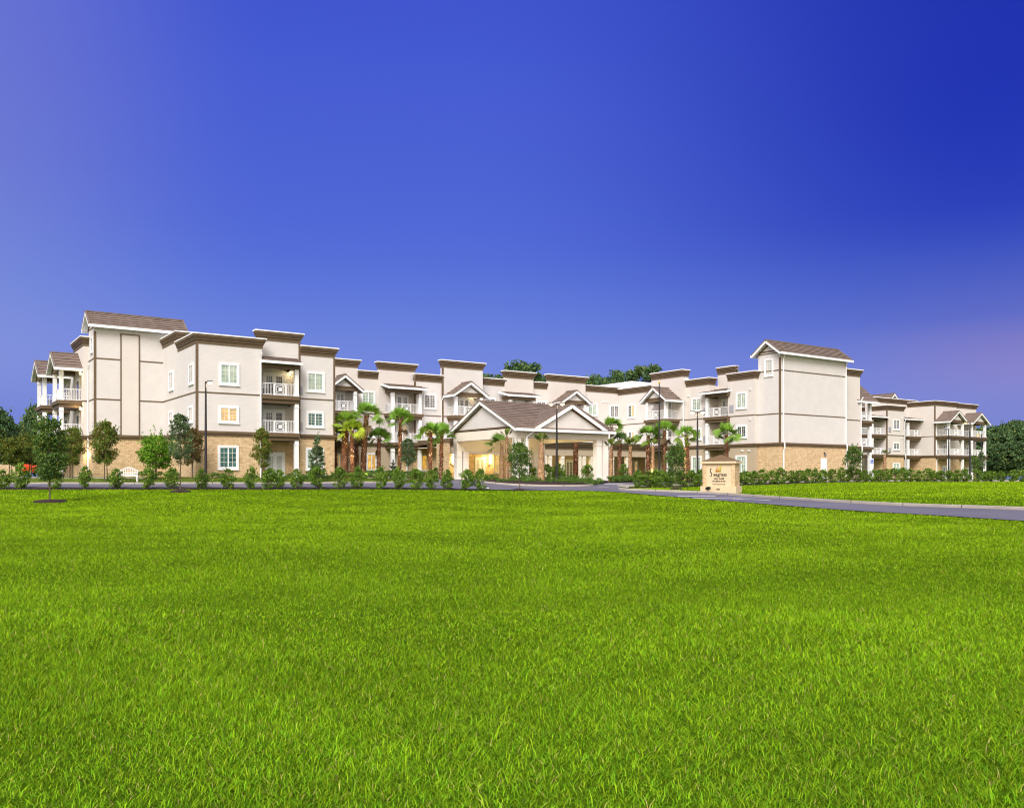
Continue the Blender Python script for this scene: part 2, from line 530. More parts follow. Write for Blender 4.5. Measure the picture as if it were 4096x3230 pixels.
# road edges in plan
ROAD_NEAR = [(46, -22), (30, 4), (23.5, 19), (18.3, 31), (14.9, 39), (9.8, 52), (6.6, 60.3)]
ROAD_FAR = [(54, -18), (37, 8), (28, 24), (21.2, 36), (16.8, 44), (13.3, 55.5), (10.3, 59), (8.0, 62)]
LAWN_BACK = 59.6
strip('road', ROAD_NEAR + [(3.5, 62.2)], ROAD_FAR + [(7.2, 66)], .030, 'asphalt', 120, 10)
strip('parking_road', [(-90, 62.2), (-40, 62.0), (-20, 61.8), (0, 62.0), (8, 62.6)], [(-90, 65.2), (-40, 65.1), (-20, 65.3), (-9, 68.6), (9, 69)], .034, 'asphalt', 120, 12)
strip('driveway', [(-8.6, 68), (-7, 72), (-7.5, 80), (-8, 86)], [(8.3, 66), (9.0, 70), (9.4, 73.5), (16, 76.5), (22, 83), (20, 92)], .038, 'asphalt', 50, 50)
strip('parking_lot', [(16, 76), (30, 86), (50, 98), (80, 108)], [(16, 80), (28, 91.5), (46, 103), (80, 125)], .038, 'pavement', 60, 10)
strip('sidewalk', [(-90, 76), (-46, 73.6), (-34, 71.6), (-29.5, 70.2)], [(-90, 78.5), (-46, 76.4), (-34, 73.2), (-29.5, 70.8)], .040, 'pavement', 40, 4)
kerb(ROAD_FAR[1:], 120)
kerb([(-90, 65.4), (-40, 65.3), (-20, 65.5), (-11, 67.6), (-8.9, 70.4), (-9.3, 76)], 120, h=.13)
kerb([(8.0, 62), (7.75, 63.2), (8.5, 66), (9.2, 70), (9.7, 74)], 40)
# island bed in front of the canopy
BED_F = [at(1925, 77), at(1945, 74), at(2050, 71.6), at(2200, 71.2), at(2320, 72.2), at(2372, 74)]
BED_B = [at(1945, 80), at(1990, 79), at(2080, 78), at(2230, 78.4), at(2400, 80), at(2440, 79)]
def mound(name, A, B, off, rise, mat, n=60, m=12):
    o = strip(name, A, B, off, mat, n, m)
    me = o.data
    co = np.empty(len(me.vertices) * 3, np.float32); me.vertices.foreach_get('co', co); co = co.reshape(n, m, 3)
    t = np.linspace(0, 1, m)
    co[:, :, 2] += rise * np.sin(np.pi * t)[None, :] ** .6 * np.sin(np.pi * np.linspace(0.02, .98, n))[:, None] ** .3
    me.vertices.foreach_set('co', co.ravel()); me.update()
    return o
mound('mulch_bed', BED_F, BED_B, .07, .22, 'mulch')
kerb(BED_F, 60, .25, .17); 
mound('mulch_bed', [at(2440, 78), at(2560, 79), at(2760, 82)], [at(2470, 84), at(2600, 88), at(2800, 88)], .07, .15, 'mulch')
strip('mulch_strip', [(-90, 59.9), (-40, 59.9), (-15, 59.9), (-2.4, 60.6)], [(-90, 62.0), (-40, 61.9), (-15, 61.7), (-2.4, 61.8)], .030, 'mulch', 100, 5)
HEDGE_R = [at(2510, 71), at(2800, 73.5), at(2981, 77), at(3166, 82), at(3364, 88), at(3700, 95), at(4000, 100), at(4400, 104)]
HR = np.array(HEDGE_R)
strip('mulch_strip', HR + [0.2, -.9], HR + [-.2, 1.0], .028, 'mulch', 100, 5)
kerb(HR + [-.5, 2.2], 100, .3, .14)

def marking(p, w=.14, name='road_marking'):
    P = np.array([hit(*q)[:2] for q in p])
    d = (P[-1] - P[0]); d /= np.linalg.norm(d); nn = np.array([-d[1], d[0]]) * w / 2
    return strip(name, P + nn, P - nn, .052, 'road_paint', 12, 2)
marking([(2712, 1987), (2862, 1987)], .5)
marking([(2772, 1995), (2968, 1993)], .35)
marking([(2930, 1998), (3080, 2003)], .25)
marking([(2392, 1951), (2434, 1950)], .2)
marking([(2500, 1945), (2530, 1945)], .3)
marking([(2420, 1938), (2500, 1936)], .3)
# ------------------------------------------------------------------ the residence: plan axes u (along the long fronts) and v (towards the back)
PHI = R(34.5)
CP, SP = math.cos(PHI), math.sin(PHI)
UC, VC = 62.0, 76.0
OFF = (UC, VC, 0)
def uv2xy(u, v):
    return (u * CP - v * SP, u * SP + v * CP)
BLD = thing('residence_building', 'long cream three storey residence with brown parapets, stone base and white balconies', 'building', (*uv2xy(UC, VC), EYE), PHI)

class Facade:
    """a wall plane: s runs to the right as seen from outside, o outwards, z up"""
    def __init__(s, kind, c):
        s.k, s.c = kind, c
    def pt(s, a, o, z):
        if s.k == 'S': return (a, s.c - o, z)
        if s.k == 'W': return (s.c - o, -a, z)
        return (s.c + o, a, z)
    def box(s, mb, s0, s1, o0, o1, z0, z1, m=0, skip=''):
        p, q = s.pt(s0, o0, z0), s.pt(s1, o1, z1)
        mb.box(p[0], q[0], p[1], q[1], p[2], q[2], m, skip)
    def depth(s, x, o=0):
        k = (x - CX) / FPX
        if s.k == 'S': return (s.c - o) / (CP - SP * k)
        return (s.c - o) / (CP * k + SP)
    def sx(s, x, o=0):
        k = (x - CX) / FPX; y = s.depth(x, o)
        return (CP * k + SP) * y if s.k == 'S' else -(CP - SP * k) * y
    def zy(s, x, y, o=0):
        return (HY - y) * s.depth(x, o) / FPX

def part(mb, name, mats, parent=BLD):
    return mb.build(name, mats, parent)
def mbu():
    return MB(OFF)

FL2, FL3, LOW = 3.95, 7.15, 11.9

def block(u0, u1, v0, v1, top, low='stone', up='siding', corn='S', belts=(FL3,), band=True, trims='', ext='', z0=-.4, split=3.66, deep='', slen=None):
    """one straight stretch of wall with its thin parapet, cornice, floor band, belts and corner boards"""
    mb = mbu()
    def ring(a, b, m, box=None):
        x0, x1, y0, y1 = box or (u0, u1, v0, v1)
        vs = [(x0, y0, a), (x1, y0, a), (x1, y1, a), (x0, y1, a), (x0, y0, b), (x1, y0, b), (x1, y1, b), (x0, y1, b)]
        mb.add(vs, [(0, 1, 5, 4), (1, 2, 6, 5), (2, 3, 7, 6), (3, 0, 4, 7), (4, 5, 6, 7)], m)
    PT = .45
    roof = min(top - .95, 10.9) if corn else top - .06
    if z0 < split: ring(z0, split, 0)
    ring(max(split, z0), roof, 1)
    runs = []
    if corn:
        us = u1 if slen is None else u0 + slen
        if 'S' in corn: runs.append((u0, us, v0, v0 + PT, 'W' in corn, 'E' in corn, True))
        if 'W' in deep: runs.append((u0, u0 + PT, v0 + (PT if 'S' in corn else 0), v1, True, False, False))
        for x0, x1, y0, y1, pw, pe, ps in runs: ring(roof, top - .06, 1, (x0, x1, y0, y1))
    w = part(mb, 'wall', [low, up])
    if corn:
        mb = mbu()
        for p, a, b, m in ((.33, -.10, 0, 0), (.28, -.28, -.10, 1), (.20, -.42, -.28, 1), (.14, -.56, -.42, 1), (.06, -.84, -.56, 1)):
            e = .05 * (1 - m)
            for x0, x1, y0, y1, pw, pe, ps in runs:
                mb.box(x0 - (p if pw else 0), x1 + (p if pe else (e if not ps else 0)), y0 - (p if ps else 0), y1 + (e if ps and 'W' not in deep else 0), top + a, top + b, m)
        part(mb, 'cornice', ['white_paint', 'brown_trim'], w)
    sides = set(corn) | set(ext.upper()) | {'S'}
    def run(mb, p, a, b):
        if 'S' in sides: mb.box(u0 - (p if 'W' in sides else 0), u1 + (p if 'E' in sides else 0), v0 - p, v0 + .02, a, b)
        if 'W' in sides: mb.box(u0 - p, u0 + .02, v0 + .02, v1, a, b)
        if 'E' in sides: mb.box(u1 - .02, u1 + p, v0 + .02, v1, a, b)
    if band and z0 < 3:
        mb = mbu(); run(mb, .17, FL2 - .20, FL2); run(mb, .10, FL2 - .36, FL2 - .20)
        part(mb, 'floor_band', 'brown_trim', w)
    for q in belts or ():
        mb = mbu(); run(mb, .035, q - .10, q)
        part(mb, 'belt_course', 'brown_trim', w)
    for t in trims:
        mb = mbu()
        uu = u0 if t in 'Ww' else u1
        mb.box(uu - .05 if t in 'Ww' else uu - .12, uu + .12 if t in 'Ww' else uu + .05, v0 - .05, v0 + .12, FL2 + .003, top - .885)
        part(mb, 'corner_board', 'brown_trim', w)
    return w

def fr_window(F, x0, x1, y0, y1, pane='pane_dark', rows=4, cols=2, single=False, half_lit=False):
    """white cased window read off the photograph: outer casing x0..x1, y0..y1"""
    xm = (x0 + x1) / 2
    s0, s1 = F.sx(x0), F.sx(x1)
    z1, z0 = F.zy(xm, y0), F.zy(xm, y1)
    c = min(.17, (s1 - s0) * .12)
    mb = mbu()
    F.box(mb, s0, s0 + c, -.02, .07, z0, z1); F.box(mb, s1 - c, s1, -.02, .07, z0, z1)
    F.box(mb, s0 + c, s1 - c, -.02, .07, z1 - c, z1); F.box(mb, s0 + c, s1 - c, -.02, .075, z0, z0 + c)
    F.box(mb, s0 - .04, s1 + .04, .0, .11, z0 - .05, z0)                    # sill
    a, b, lo, hi = s0 + c, s1 - c, z0 + c, z1 - c
    t = .05
    F.box(mb, a, a + t, -.02, .04, lo, hi); F.box(mb, b - t, b, -.02, .04, lo, hi)
    F.box(mb, a + t, b - t, -.02, .04, hi - t, hi); F.box(mb, a + t, b - t, -.02, .04, lo, lo + t)
    mid = (a + b) / 2
    if not single: F.box(mb, mid - .05, mid + .05, -.02, .045, lo + t, hi - t)
    halves = [(a + t, b - t)] if single else [(a + t, mid - .05), (mid + .05, b - t)]
    for p, q in halves:
        for i in range(1, cols):
            x = p + (q - p) * i / cols; F.box(mb, x - .012, x + .012, -.01, .022, lo + t, hi - t, 1)
        for j in range(1, rows):
            zz = lo + t + (hi - lo - 2 * t) * j / rows; F.box(mb, p, q, -.01, .020, zz - .012, zz + .012, 1)
    w = part(mb, 'window', ['white_paint', 'soffit'])
    for i, (p, q) in enumerate(halves):
        mb = mbu(); F.box(mb, p, q, -.02, .012, lo + t, hi - t)
        part(mb, 'pane', (pane if not half_lit or i == 1 else 'pane_dark'), w)
    return w

def fr_door(F, x0, x1, y0, y1, pane='pane_grey', leaves=2, z0=None):
    xm = (x0 + x1) / 2
    s0, s1 = F.sx(x0), F.sx(x1)
    z1 = F.zy(xm, y0)
    if z0 is None: z0 = F.zy(xm, y1)
    mb = mbu(); panes = []
    F.box(mb, s0, s0 + .12, -.02, .06, z0, z1); F.box(mb, s1 - .12, s1, -.02, .06, z0, z1); F.box(mb, s0 + .12, s1 - .12, -.02, .06, z1 - .13, z1)
    a, b = s0 + .12, s1 - .12
    lw = (b - a) / leaves
    for i in range(leaves):
        p, q = a + lw * i, a + lw * (i + 1)
        st = lw * .2
        F.box(mb, p, p + st, -.02, .035, z0, z1 - .13); F.box(mb, q - st, q, -.02, .035, z0, z1 - .13)
        F.box(mb, p + st, q - st, -.02, .035, z0, z0 + .28); F.box(mb, p + st, q - st, -.02, .035, z1 - .32, z1 - .13)
        lo, hi = z0 + .28, z1 - .32
        for k in (1, 2):
            x = p + st + (lw - 2 * st) * k / 3; F.box(mb, x - .011, x + .011, -.01, .02, lo, hi)
        for k in range(1, 5):
            zz = lo + (hi - lo) * k / 5; F.box(mb, p + st, q - st, -.01, .018, zz - .011, zz + .011)
        panes.append((p + st, q - st, lo, hi))
    d = part(mb, 'door', 'white_paint')
    for p, q, lo, hi in panes:
        mb = mbu(); F.box(mb, p, q, -.02, .010, lo, hi); part(mb, 'pane', pane, d)
    return d

def vent(F, x0, x1, y0, y1):
    xm = (x0 + x1) / 2; s0, s1, z1, z0 = F.sx(x0), F.sx(x1), F.zy(xm, y0), F.zy(xm, y1)
    mb = mbu(); F.box(mb, s0, s1, -.02, .04, z0, z1)
    n = 9
    for k in range(n):
        z = z0 + .05 + (z1 - z0 - .1) * k / n; F.box(mb, s0 + .04, s1 - .04, .04, .055, z, z + (z1 - z0) / n * .55)
    part(mb, 'air_vent', 'vent_grey')

def wall_light(F, x, y, lit=True, r=.13, amber=False):
    s, z = F.sx(x), F.zy(x, y)
    mb = mbu(); F.box(mb, s - .07, s + .07, -.01, .10, z + .05, z + .26)
    w = part(mb, 'wall_light', 'black_plastic')
    mb = mbu(); c = F.pt(s, .17, z)
    mb.tube([(c[0], c[1], z - r * 1.1), (c[0], c[1], z - r * .6), (c[0], c[1], z), (c[0], c[1], z + r * .6), (c[0], c[1], z + r)], [r * .35, r * .85, r, r * .8, r * .4], 10)
    part(mb, 'lamp_globe', 'bulb_white' if lit else 'pane_grey', w)
    if lit:
        ld = bpy.data.lights.new('wall_lamp_light', 'POINT'); ld.energy = 26; ld.color = (1, .78, .42); ld.shadow_soft_size = .12
        p = F.pt(s, .5, z - .1)
        lo = bpy.data.objects.new('wall_lamp_light', ld); COL.objects.link(lo); lo.parent = w
        lo.location = (p[0] - OFF[0], p[1] - OFF[1], p[2])

def downspout(F, x, z_top, z_bot=-.1, kick=3.75, o=.09, s=None):
    s = F.sx(x) if s is None else s
    mb = mbu()
    pts = [(s, .42, z_top), (s, .34, z_top - .12), (s, o, z_top - .5), (s, o, kick + .35), (s, o + .16, kick + .1), (s, o + .16, kick - .45), (s, o + .03, kick - .7), (s, o + .03, z_bot)]
    P = [F.pt(*p) for p in pts]
    for p, q in zip(P, P[1:]): mb.bar(p, q, .11, .11, up=(.3, .9, .1))
    part(mb, 'downspout', 'white_paint')

def roof_plane(mb, e0, e1, r1, r0, n, m=0, t=.075):
    e0, e1, r1, r0 = map(Vector, (e0, e1, r1, r0))
    nv = (e1 - e0).cross(r0 - e0 if (r0 - e0).length > 1e-3 else r1 - e0).normalized()
    if nv.z < 0: nv = -nv
    for i in range(n):
        a, b = i / n, (i + 1) / n
        p0, p1, q1, q0 = e0.lerp(r0, a), e1.lerp(r1, a), e1.lerp(r1, b), e0.lerp(r0, b)
        vs = [p0 + nv * t, p1 + nv * t, q1 + nv * .012, q0 + nv * .012, p0, p1]
        mb.add(vs, [(0, 1, 2, 3), (4, 5, 1, 0)], m)

def gable_roof(F, s0, s1, o0, o1, ze, rise, ridge='o', ov=.5, og=.5, back=0., n=6, parent=BLD, name='roof', panel='siding', trim=True, ends='+'):
    """pitched tile roof; ridge 'o': ridge runs outwards, gable at o1; ridge 's': ridge runs along the wall, gables at both ends"""
    if ridge == 'o':
        l0, l1, w0, w1 = o0 - back, o1 + og, s0, s1
        mp = lambda l, w, z: F.pt(w, l, z)
        gl = [(o1, 1)]
    else:
        l0, l1, w0, w1 = s0 - og, s1 + og, o0, o1
        mp = lambda l, w, z: F.pt(l, w, z)
        gl = [(s0, -1), (s1, 1)]
    half = (w1 - w0) / 2; wm = (w0 + w1) / 2; sl = rise / half
    zE, zR = ze - ov * sl, ze + rise
    mb = mbu()
    roof_plane(mb, mp(l0, w0 - ov, zE), mp(l1, w0 - ov, zE), mp(l1, wm, zR), mp(l0, wm, zR), n)
    roof_plane(mb, mp(l0, w1 + ov, zE), mp(l1, w1 + ov, zE), mp(l1, wm, zR), mp(l0, wm, zR), n)
    mb.bar(mp(l0, wm, zR + .05), mp(l1, wm, zR + .05), .26, .12)                       # ridge tiles
    for lg, sg in gl:
        le = lg + sg * og
        for w in (w0 - ov, w1 + ov):
            mb.bar(mp(le - sg * .06, w, zE + .04), mp(le - sg * .06, wm, zR + .06), .14, .12)  # rake tiles
    r = part(mb, name, 'roof_tile', parent)
    sub = parent if parent is not BLD else None
    mb = mbu()
    d = .14                                                                              # soffits
    for w in (w0 - ov, w1 + ov):
        mb.add([mp(l0, w, zE - d), mp(l1, w, zE - d), mp(l1, wm, zR - d), mp(l0, wm, zR - d)], [(0, 1, 2, 3)])
        sgn = -1 if w < wm else 1
        A, B = mp(l0, w - sgn * .02, zE - .22), mp(l1, w + sgn * .12, zE + .02)
        mb.box(A[0], B[0], A[1], B[1], A[2], B[2])                                       # gutter and fascia
        for lg, sg in gl:
            le = lg + sg * (og - .04)
            mb.bar(mp(le, w, zE - .13), mp(le, wm, zR - .13), .09, .27)                 # rake board
    part(mb, 'roof_trim', 'white_paint', r)
    mb = mbu()
    for lg, sg in gl:
        a, b = lg - sg * .1, lg
        vs = [mp(a, w0, ze - .02), mp(a, w1, ze - .02), mp(a, wm, zR - .1), mp(b, w0, ze - .02), mp(b, w1, ze - .02), mp(b, wm, zR - .1)]
        mb.add(vs, [(0, 1, 2), (3, 4, 5), (0, 1, 4, 3), (1, 2, 5, 4), (2, 0, 3, 5)])
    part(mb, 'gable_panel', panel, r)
    if trim:
        mb = mbu()
        for lg, sg in gl:
            A, B = mp(lg - .05, w0 - .03, ze - .14), mp(lg + sg * .04, w1 + .03, ze - .0)
            mb.box(A[0], B[0], A[1], B[1], A[2], B[2])
            for w in (w0 - ov, w1 + ov):
                mb.bar(mp(lg + sg * .03, w + (wm - w) * .12, zE + (zR - zE) * .12 - .34), mp(lg + sg * .03, wm, zR - .40), .06, .12)
        part(mb, 'gable_trim', 'brown_trim', r)
    return r

def railing(mb, P, Q, z, motif=True):
    """white balcony railing from plan point P to Q"""
    P, Q = Vector((*P, z)), Vector((*Q, z))
    L = (Q - P).length; d = (Q - P) / L; up = Vector((0, 0, 1))
    h = 1.07
    for a, b in ((.06, .11), (h - .06, h)):
        mb.bar(P + up * (a + b) / 2, Q + up * (a + b) / 2, .055, b - a)
    mw = min(1.05, L * .4) if motif and L > 2 else 0
    m0, m1 = L / 2 - mw / 2, L / 2 + mw / 2
    n = max(2, int(L / .13))
    for k in range(n + 1):
        t = L * k / n
        if mw and m0 - .02 < t < m1 + .02: continue
        mb.bar(P + d * t + up * .1, P + d * t + up * (h - .06), .023, .023, up=(.6, .8, 0))
    if mw:
        for t in (m0, m1): mb.bar(P + d * t + up * .0, P + d * t + up * (h - .06), .06, .06, up=(.6, .8, 0))
        c = P + d * L / 2 + up * .55
        for k in (.44, .30):
            for sx_, sy_, ex, ey in ((-k, -k, k, -k), (-k, k, k, k), (-k, -k, -k, k), (k, -k, k, k)):
                mb.bar(c + d * sx_ * mw + up * sy_ * .95, c + d * ex * mw + up * ey * .95, .032, .032, up=(.5, .5, .7))
        for sx_, sy_ in ((-1, -1), (1, -1), (1, 1), (-1, 1)):
            mb.bar(c, c + d * sx_ * .44 * mw + up * sy_ * .42, .03, .03, up=(.5, .5, .7))
        mb.bar(c - d * .15, c + d * .15, .06, .30)

def column(F, s, o, z0, z1, parent, w=.34, name='column', mat='white_paint'):
    mb = mbu()
    F.box(mb, s - w / 2, s + w / 2, o - w / 2, o + w / 2, z0, z1)
    F.box(mb, s - w / 2 - .04, s + w / 2 + .04, o - w / 2 - .04, o + w / 2 + .04, z1 - .36, z1 - .30)
    F.box(mb, s - w / 2 - .03, s + w / 2 + .03, o - w / 2 - .03, o + w / 2 + .03, z0, z0 + .22)
    return part(mb, name, mat, parent)

def balcony(F, s0, s1, proj, floors=(FL2, FL3), eave=9.95, roof='shed', cols='LR', rails='LR', rise=.95, bo=0., recess=0., ridge_back=0., low_cols=True):
    """stack of balconies on wall plane F from s0 to s1, projecting proj, with its roof"""
    w = .34
    cs = [s0 + w / 2 + .02] * ('L' in cols) + [s1 - w / 2 - .02] * ('R' in cols)
    oc = proj - w / 2 - .04
    tops = [f - .62 for f in floors[1:]] + [eave - .45]
    for f, tp in zip(floors, tops):
        mb = mbu()
        F.box(mb, s0 - (.14 if 'L' in rails else .0), s1 + (.14 if 'R' in rails else 0), -recess, proj + .14, f - .32, f)
        F.box(mb, s0, s1, -recess, proj - .02, f - .64, f - .32)
        b = part(mb, 'balcony', 'brown_trim')
        for c in cs: column(F, c, oc, f, tp, b)
        mb = mbu()
        A, B = F.pt(s0 + .1, proj - .1, 0)[:2], F.pt(s1 - .1, proj - .1, 0)[:2]
        railing(mb, A, B, f)
        if 'L' in rails: railing(mb, F.pt(s0 + .1, .03, 0)[:2], A, f, False)
        if 'R' in rails: railing(mb, F.pt(s1 - .1, .03, 0)[:2], B, f, False)
        part(mb, 'railing', 'white_paint', b)
    if low_cols:
        for c in cs: column(F, c, oc, -.3, floors[0] - .64, BLD, name='porch_column')
    # ceiling and beam under the roof
    mb = mbu()
    F.box(mb, s0, s1, proj - .36, proj, eave - .46, eave - .02); F.box(mb, s0, s0 + .3, -recess, proj - .36, eave - .46, eave - .02); F.box(mb, s1 - .3, s1, -recess, proj - .36, eave - .46, eave - .02)
    if roof == 'gable':
        r = gable_roof(F, s0, s1, 0, proj, eave, rise, 'o', ov=.55, og=.45, back=ridge_back, n=5, name='balcony_roof')
    elif roof == 'shed':
        ov = .5
        m = mbu(); zb = eave + .62; zf = eave + .10
        a0, a1, f0, f1 = F.pt(s0 - (.1 if 'L' not in rails else ov), 0.02, zb), F.pt(s1 + (.1 if 'R' not in rails else .25), 0.02, zb), F.pt(s0 - (.1 if 'L' not in rails else ov), proj + ov, zf), F.pt(s1 + (.1 if 'R' not in rails else ov), proj + ov, zf)
        roof_plane(m, f0, f1, a1, a0, 4)
        r = part(m, 'balcony_roof', 'roof_tile')
        m = mbu()
        l, rr = s0 - (.1 if 'L' not in rails else ov), s1 + (.1 if 'R' not in rails else ov)
        F.box(m, l, rr, proj + ov - .02, proj + ov + .12, zf - .22, zf + .0)
        m.add([F.pt(l, 0, zb - .14), F.pt(rr, 0, zb - .14), F.pt(rr, proj + ov, zf - .14), F.pt(l, proj + ov, zf - .14)], [(0, 1, 2, 3)])
        for e in (l, rr): m.bar(F.pt(e, 0.02, zb - .12), F.pt(e, proj + ov, zf - .12), .08, .24)
        part(m, 'roof_trim', 'white_paint', r)
    else:
        r = BLD
    part(mb, 'roof_beam', 'brown_trim', r)
    mb = mbu(); F.box(mb, s0 + .3, s1 - .3, -recess, proj - .36, eave - .10, eave - .04); part(mb, 'ceiling', 'soffit', r)
    return r

# ---- left block
VB = 73.5
S1 = Facade('S', VB); U1 = S1.sx(786); U1b = S1.sx(1048)
WL = Facade('W', U1)
zL1 = S1.zy(786, 1330)
vL2 = -WL.sx(712)
block(U1, U1b, VB, vL2, zL1, corn='SWE', trims='W', belts=(FL3,), deep='W')
S4 = Facade('S', VB + 1.0)
uB, uC4 = S4.sx(1199), S4.sx(1338)
zL3 = S4.zy(1100, 1325); zL4 = S4.zy(1338, 1392.5)
SBAY = Facade('S', VB + 2.3)
block(U1b, uB, VB + 1.0, 87, zL3, corn='SWE', trims='E', belts=(), z0=10.0, band=False, split=3)
block(U1b, uB, VB + 2.3, 87, 10.0, corn='', belts=(), band=False)
block(uB, uC4, VB + 1.0, 87, zL4, corn='SE', trims='E')
zL2 = WL.zy(700, 1330)
block(U1 + .02, 30, vL2, 86.5, zL2, corn='SW', belts=(FL3,), band=True, deep='W', slen=1.2)
for f in ((876, 957, 1452, 1541, 'pane_curtain'), (874, 956, 1624, 1692.5, 'pane_warm'), (870.5, 954.5, 1781, 1877, 'pane_teal')): fr_window(S1, *f)
for f in ((755, 775, 1454, 1538, 'pane_grey'), (676, 693, 1483, 1562, 'pane_grey'), (753, 772, 1623, 1691, 'pane_grey'), (675.5, 692, 1643, 1696, 'pane_grey')): fr_window(WL, *f)
for f in ((1225, 1298, 1487, 1568, 'pane_curtain'), (1224.5, 1296.5, 1645, 1710, 'pane_teal'), (1222, 1295.6, 1790, 1880, 'pane_curtain')): fr_window(S4, *f)
fr_door(SBAY, 1052, 1141, 1490, 1580, z0=FL3 + .02); fr_door(SBAY, 1052, 1140, 1636, 1725, z0=FL2 + .02); fr_door(SBAY, 1060, 1139, 1808, 1905, 'pane_blind', z0=0)
vent(S4, 1199.5, 1211, 1543, 1579); vent(S4, 1199.5, 1210, 1686, 1722)
balcony(S4, U1b, S4.sx(1196, .9), .95, roof='shed', cols='R', rails='', recess=1.25)
wall_light(SBAY, 1158, 1486); wall_light(SBAY, 1155, 1622, False)
downspout(S1, 1041, 10.6)

# ---- left stair tower and the west end behind it
S0 = Facade('S', 85.0)
uT0 = S0.sx(378); uT1 = 21.0
block(uT0, uT1, 85.0, 88.0, 13.95, corn='', ext='w', belts=(FL3, 10.75, 13.55), trims='W')
mb = mbu(); sa, sb = S0.sx(486), S0.sx(554); za = S0.zy(520, 1341)
S0.box(mb, sa, sb, -.01, .05, FL2 + .01, za)
pan = part(mb, 'wall_panel', 'stucco')
mb = mbu(); S0.box(mb, sa - .1, sa, -.01, .07, FL2 + .004, za + .1); S0.box(mb, sb, sb + .1, -.01, .07, FL2 + .004, za + .1); S0.box(mb, sa, sb, -.01, .07, za, za + .1)
part(mb, 'panel_border', 'brown_trim', pan)
gable_roof(S0, uT0, uT1, -3.0, 0.0, 13.93, 1.05, 's', ov=.5, og=.55, n=6)
fr_window(Facade('W', uT0), 363, 372, 1348, 1412, 'pane_grey', single=True)
UW = 13.15
WW = Facade('W', UW)
block(UW, 30, 87.95, 93.5, WW.zy(330, 1347), corn='SW', deep='W', slen=1.5, low='stone', up='stucco')
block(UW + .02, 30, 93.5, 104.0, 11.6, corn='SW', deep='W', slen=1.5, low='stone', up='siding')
r = balcony(WW, -93.2, -88.7, 1.9, roof='gable', eave=10.35, rise=1.3, cols='LR')
balcony(WW, -100.6, -96.1, 2.4, roof='gable', eave=10.35, rise=1.3, cols='LR')
for z in (FL2 + .02, FL3 + .02):
    mb = mbu(); WW.box(mb, -91.6, -90.0, -.02, .05, z, z + 2.2); dd = part(mb, 'door', 'white_paint')
    mb = mbu(); WW.box(mb, -91.3, -90.3, -.02, .07, z + .3, z + 1.95); part(mb, 'pane', 'pane_grey', dd)
    mb = mbu(); WW.box(mb, -99.0, -97.4, -.02, .05, z, z + 2.2); dd = part(mb, 'door', 'white_paint')
    mb = mbu(); WW.box(mb, -98.7, -97.7, -.02, .07, z + .3, z + 1.95); part(mb, 'pane', 'pane_grey', dd)
wall_light(WW, 330, 1493); wall_light(WW, 330, 1633); wall_light(Facade('S', 87.95), 352, 1815)
downspout(Facade('S', 87.95), 351, 10.4)

# ---- long courtyard front
VM = 87.3
def mid(x0, x1, v, y, low, up, corn='S', trims='', ym=None, **k):
    F = Facade('S', v); xm = (x0 + x1) / 2
    block(F.sx(x0), F.sx(x1), v, 98, F.zy(xm, y), low, up, corn, trims=trims, **k)
    return F
Fa = mid(1325, 1431, VM + .35, 1435, 'stucco_tan', 'stucco', 'SE')
Fb = mid(1431, 1516, VM + .30, 1482, 'stucco_tan', 'stucco')
Fc = mid(1516, 1659, VM, 1451, 'stucco_tan', 'stucco', 'SWE')
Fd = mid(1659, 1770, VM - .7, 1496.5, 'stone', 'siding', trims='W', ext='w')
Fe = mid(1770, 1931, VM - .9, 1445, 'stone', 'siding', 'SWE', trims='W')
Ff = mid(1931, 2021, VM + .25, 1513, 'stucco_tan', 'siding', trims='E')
Fg = mid(2021, 2134, VM, 1485.5, 'stucco_tan', 'stucco', 'SWE')
Fh = mid(2134, 2194, VM + .3, 1527.5, 'stucco_tan', 'stucco')
Fi = mid(2194, 2342, VM, 1501.5, 'stucco_tan', 'stucco', 'SWE')
Fj = Facade('S', VM + .3)
UK = 77.2
block(Fj.sx(2342), UK + .5, VM + .3, 98, Fj.zy(2420, 1544.5), 'stucco_tan', 'stucco', 'S')
fr_window(Fa, 1344, 1364, 1812, 1890, 'pane_lit', rows=2)
fr_window(Fb, 1445, 1501, 1563, 1622, 'pane_curtain'); fr_window(Fb, 1464, 1508, 1811, 1884, 'pane_lit', rows=2, cols=1); fr_window(Fb, 1446, 1500, 1705, 1750, 'pane_grey')
fr_window(Fd, 1693, 1745, 1574, 1636, 'pane_grey', rows=5); fr_window(Fd, 1693, 1744, 1712, 1750, 'pane_lit', rows=3); fr_window(Fd, 1682, 1735, 1815, 1884, 'pane_lit', rows=2, cols=1)
fr_window(Ff, 1935, 1984, 1589, 1652, 'pane_grey'); fr_window(Fh, 2144, 2186, 1602, 1660, 'pane_grey', rows=5)
fr_window(Fj, 2349, 2389, 1612, 1663, 'pane_curtain'); fr_window(Fj, 2437, 2477, 1618, 1673, 'pane_grey', rows=5)
fr_window(Fj, 2437, 2477, 1716, 1764, 'pane_grey'); fr_window(Fj, 2349, 2389, 1714, 1760, 'pane_curtain')
fr_door(Fa, 1341, 1380, 1566, 1640, z0=FL3 + .02); fr_door(Fc, 1583, 1635, 1578, 1650, z0=FL3 + .02); fr_door(Fc, 1583, 1634, 1690, 1760, 'pane_warm', z0=FL2 + .02)
fr_door(Fc, 1581, 1630, 1817, 1895, 'pane_lit', z0=0)
fr_door(Fe, 1834, 1878, 1590, 1658, z0=FL3 + .02); fr_door(Fg, 2060, 2100, 1604, 1665, z0=FL3 + .02); fr_door(Fi, 2272, 2312, 1618, 1675, z0=FL3 + .02)
vent(Fc, 1542, 1551, 1613, 1643); vent(Fc, 1541, 1550, 1732, 1758)
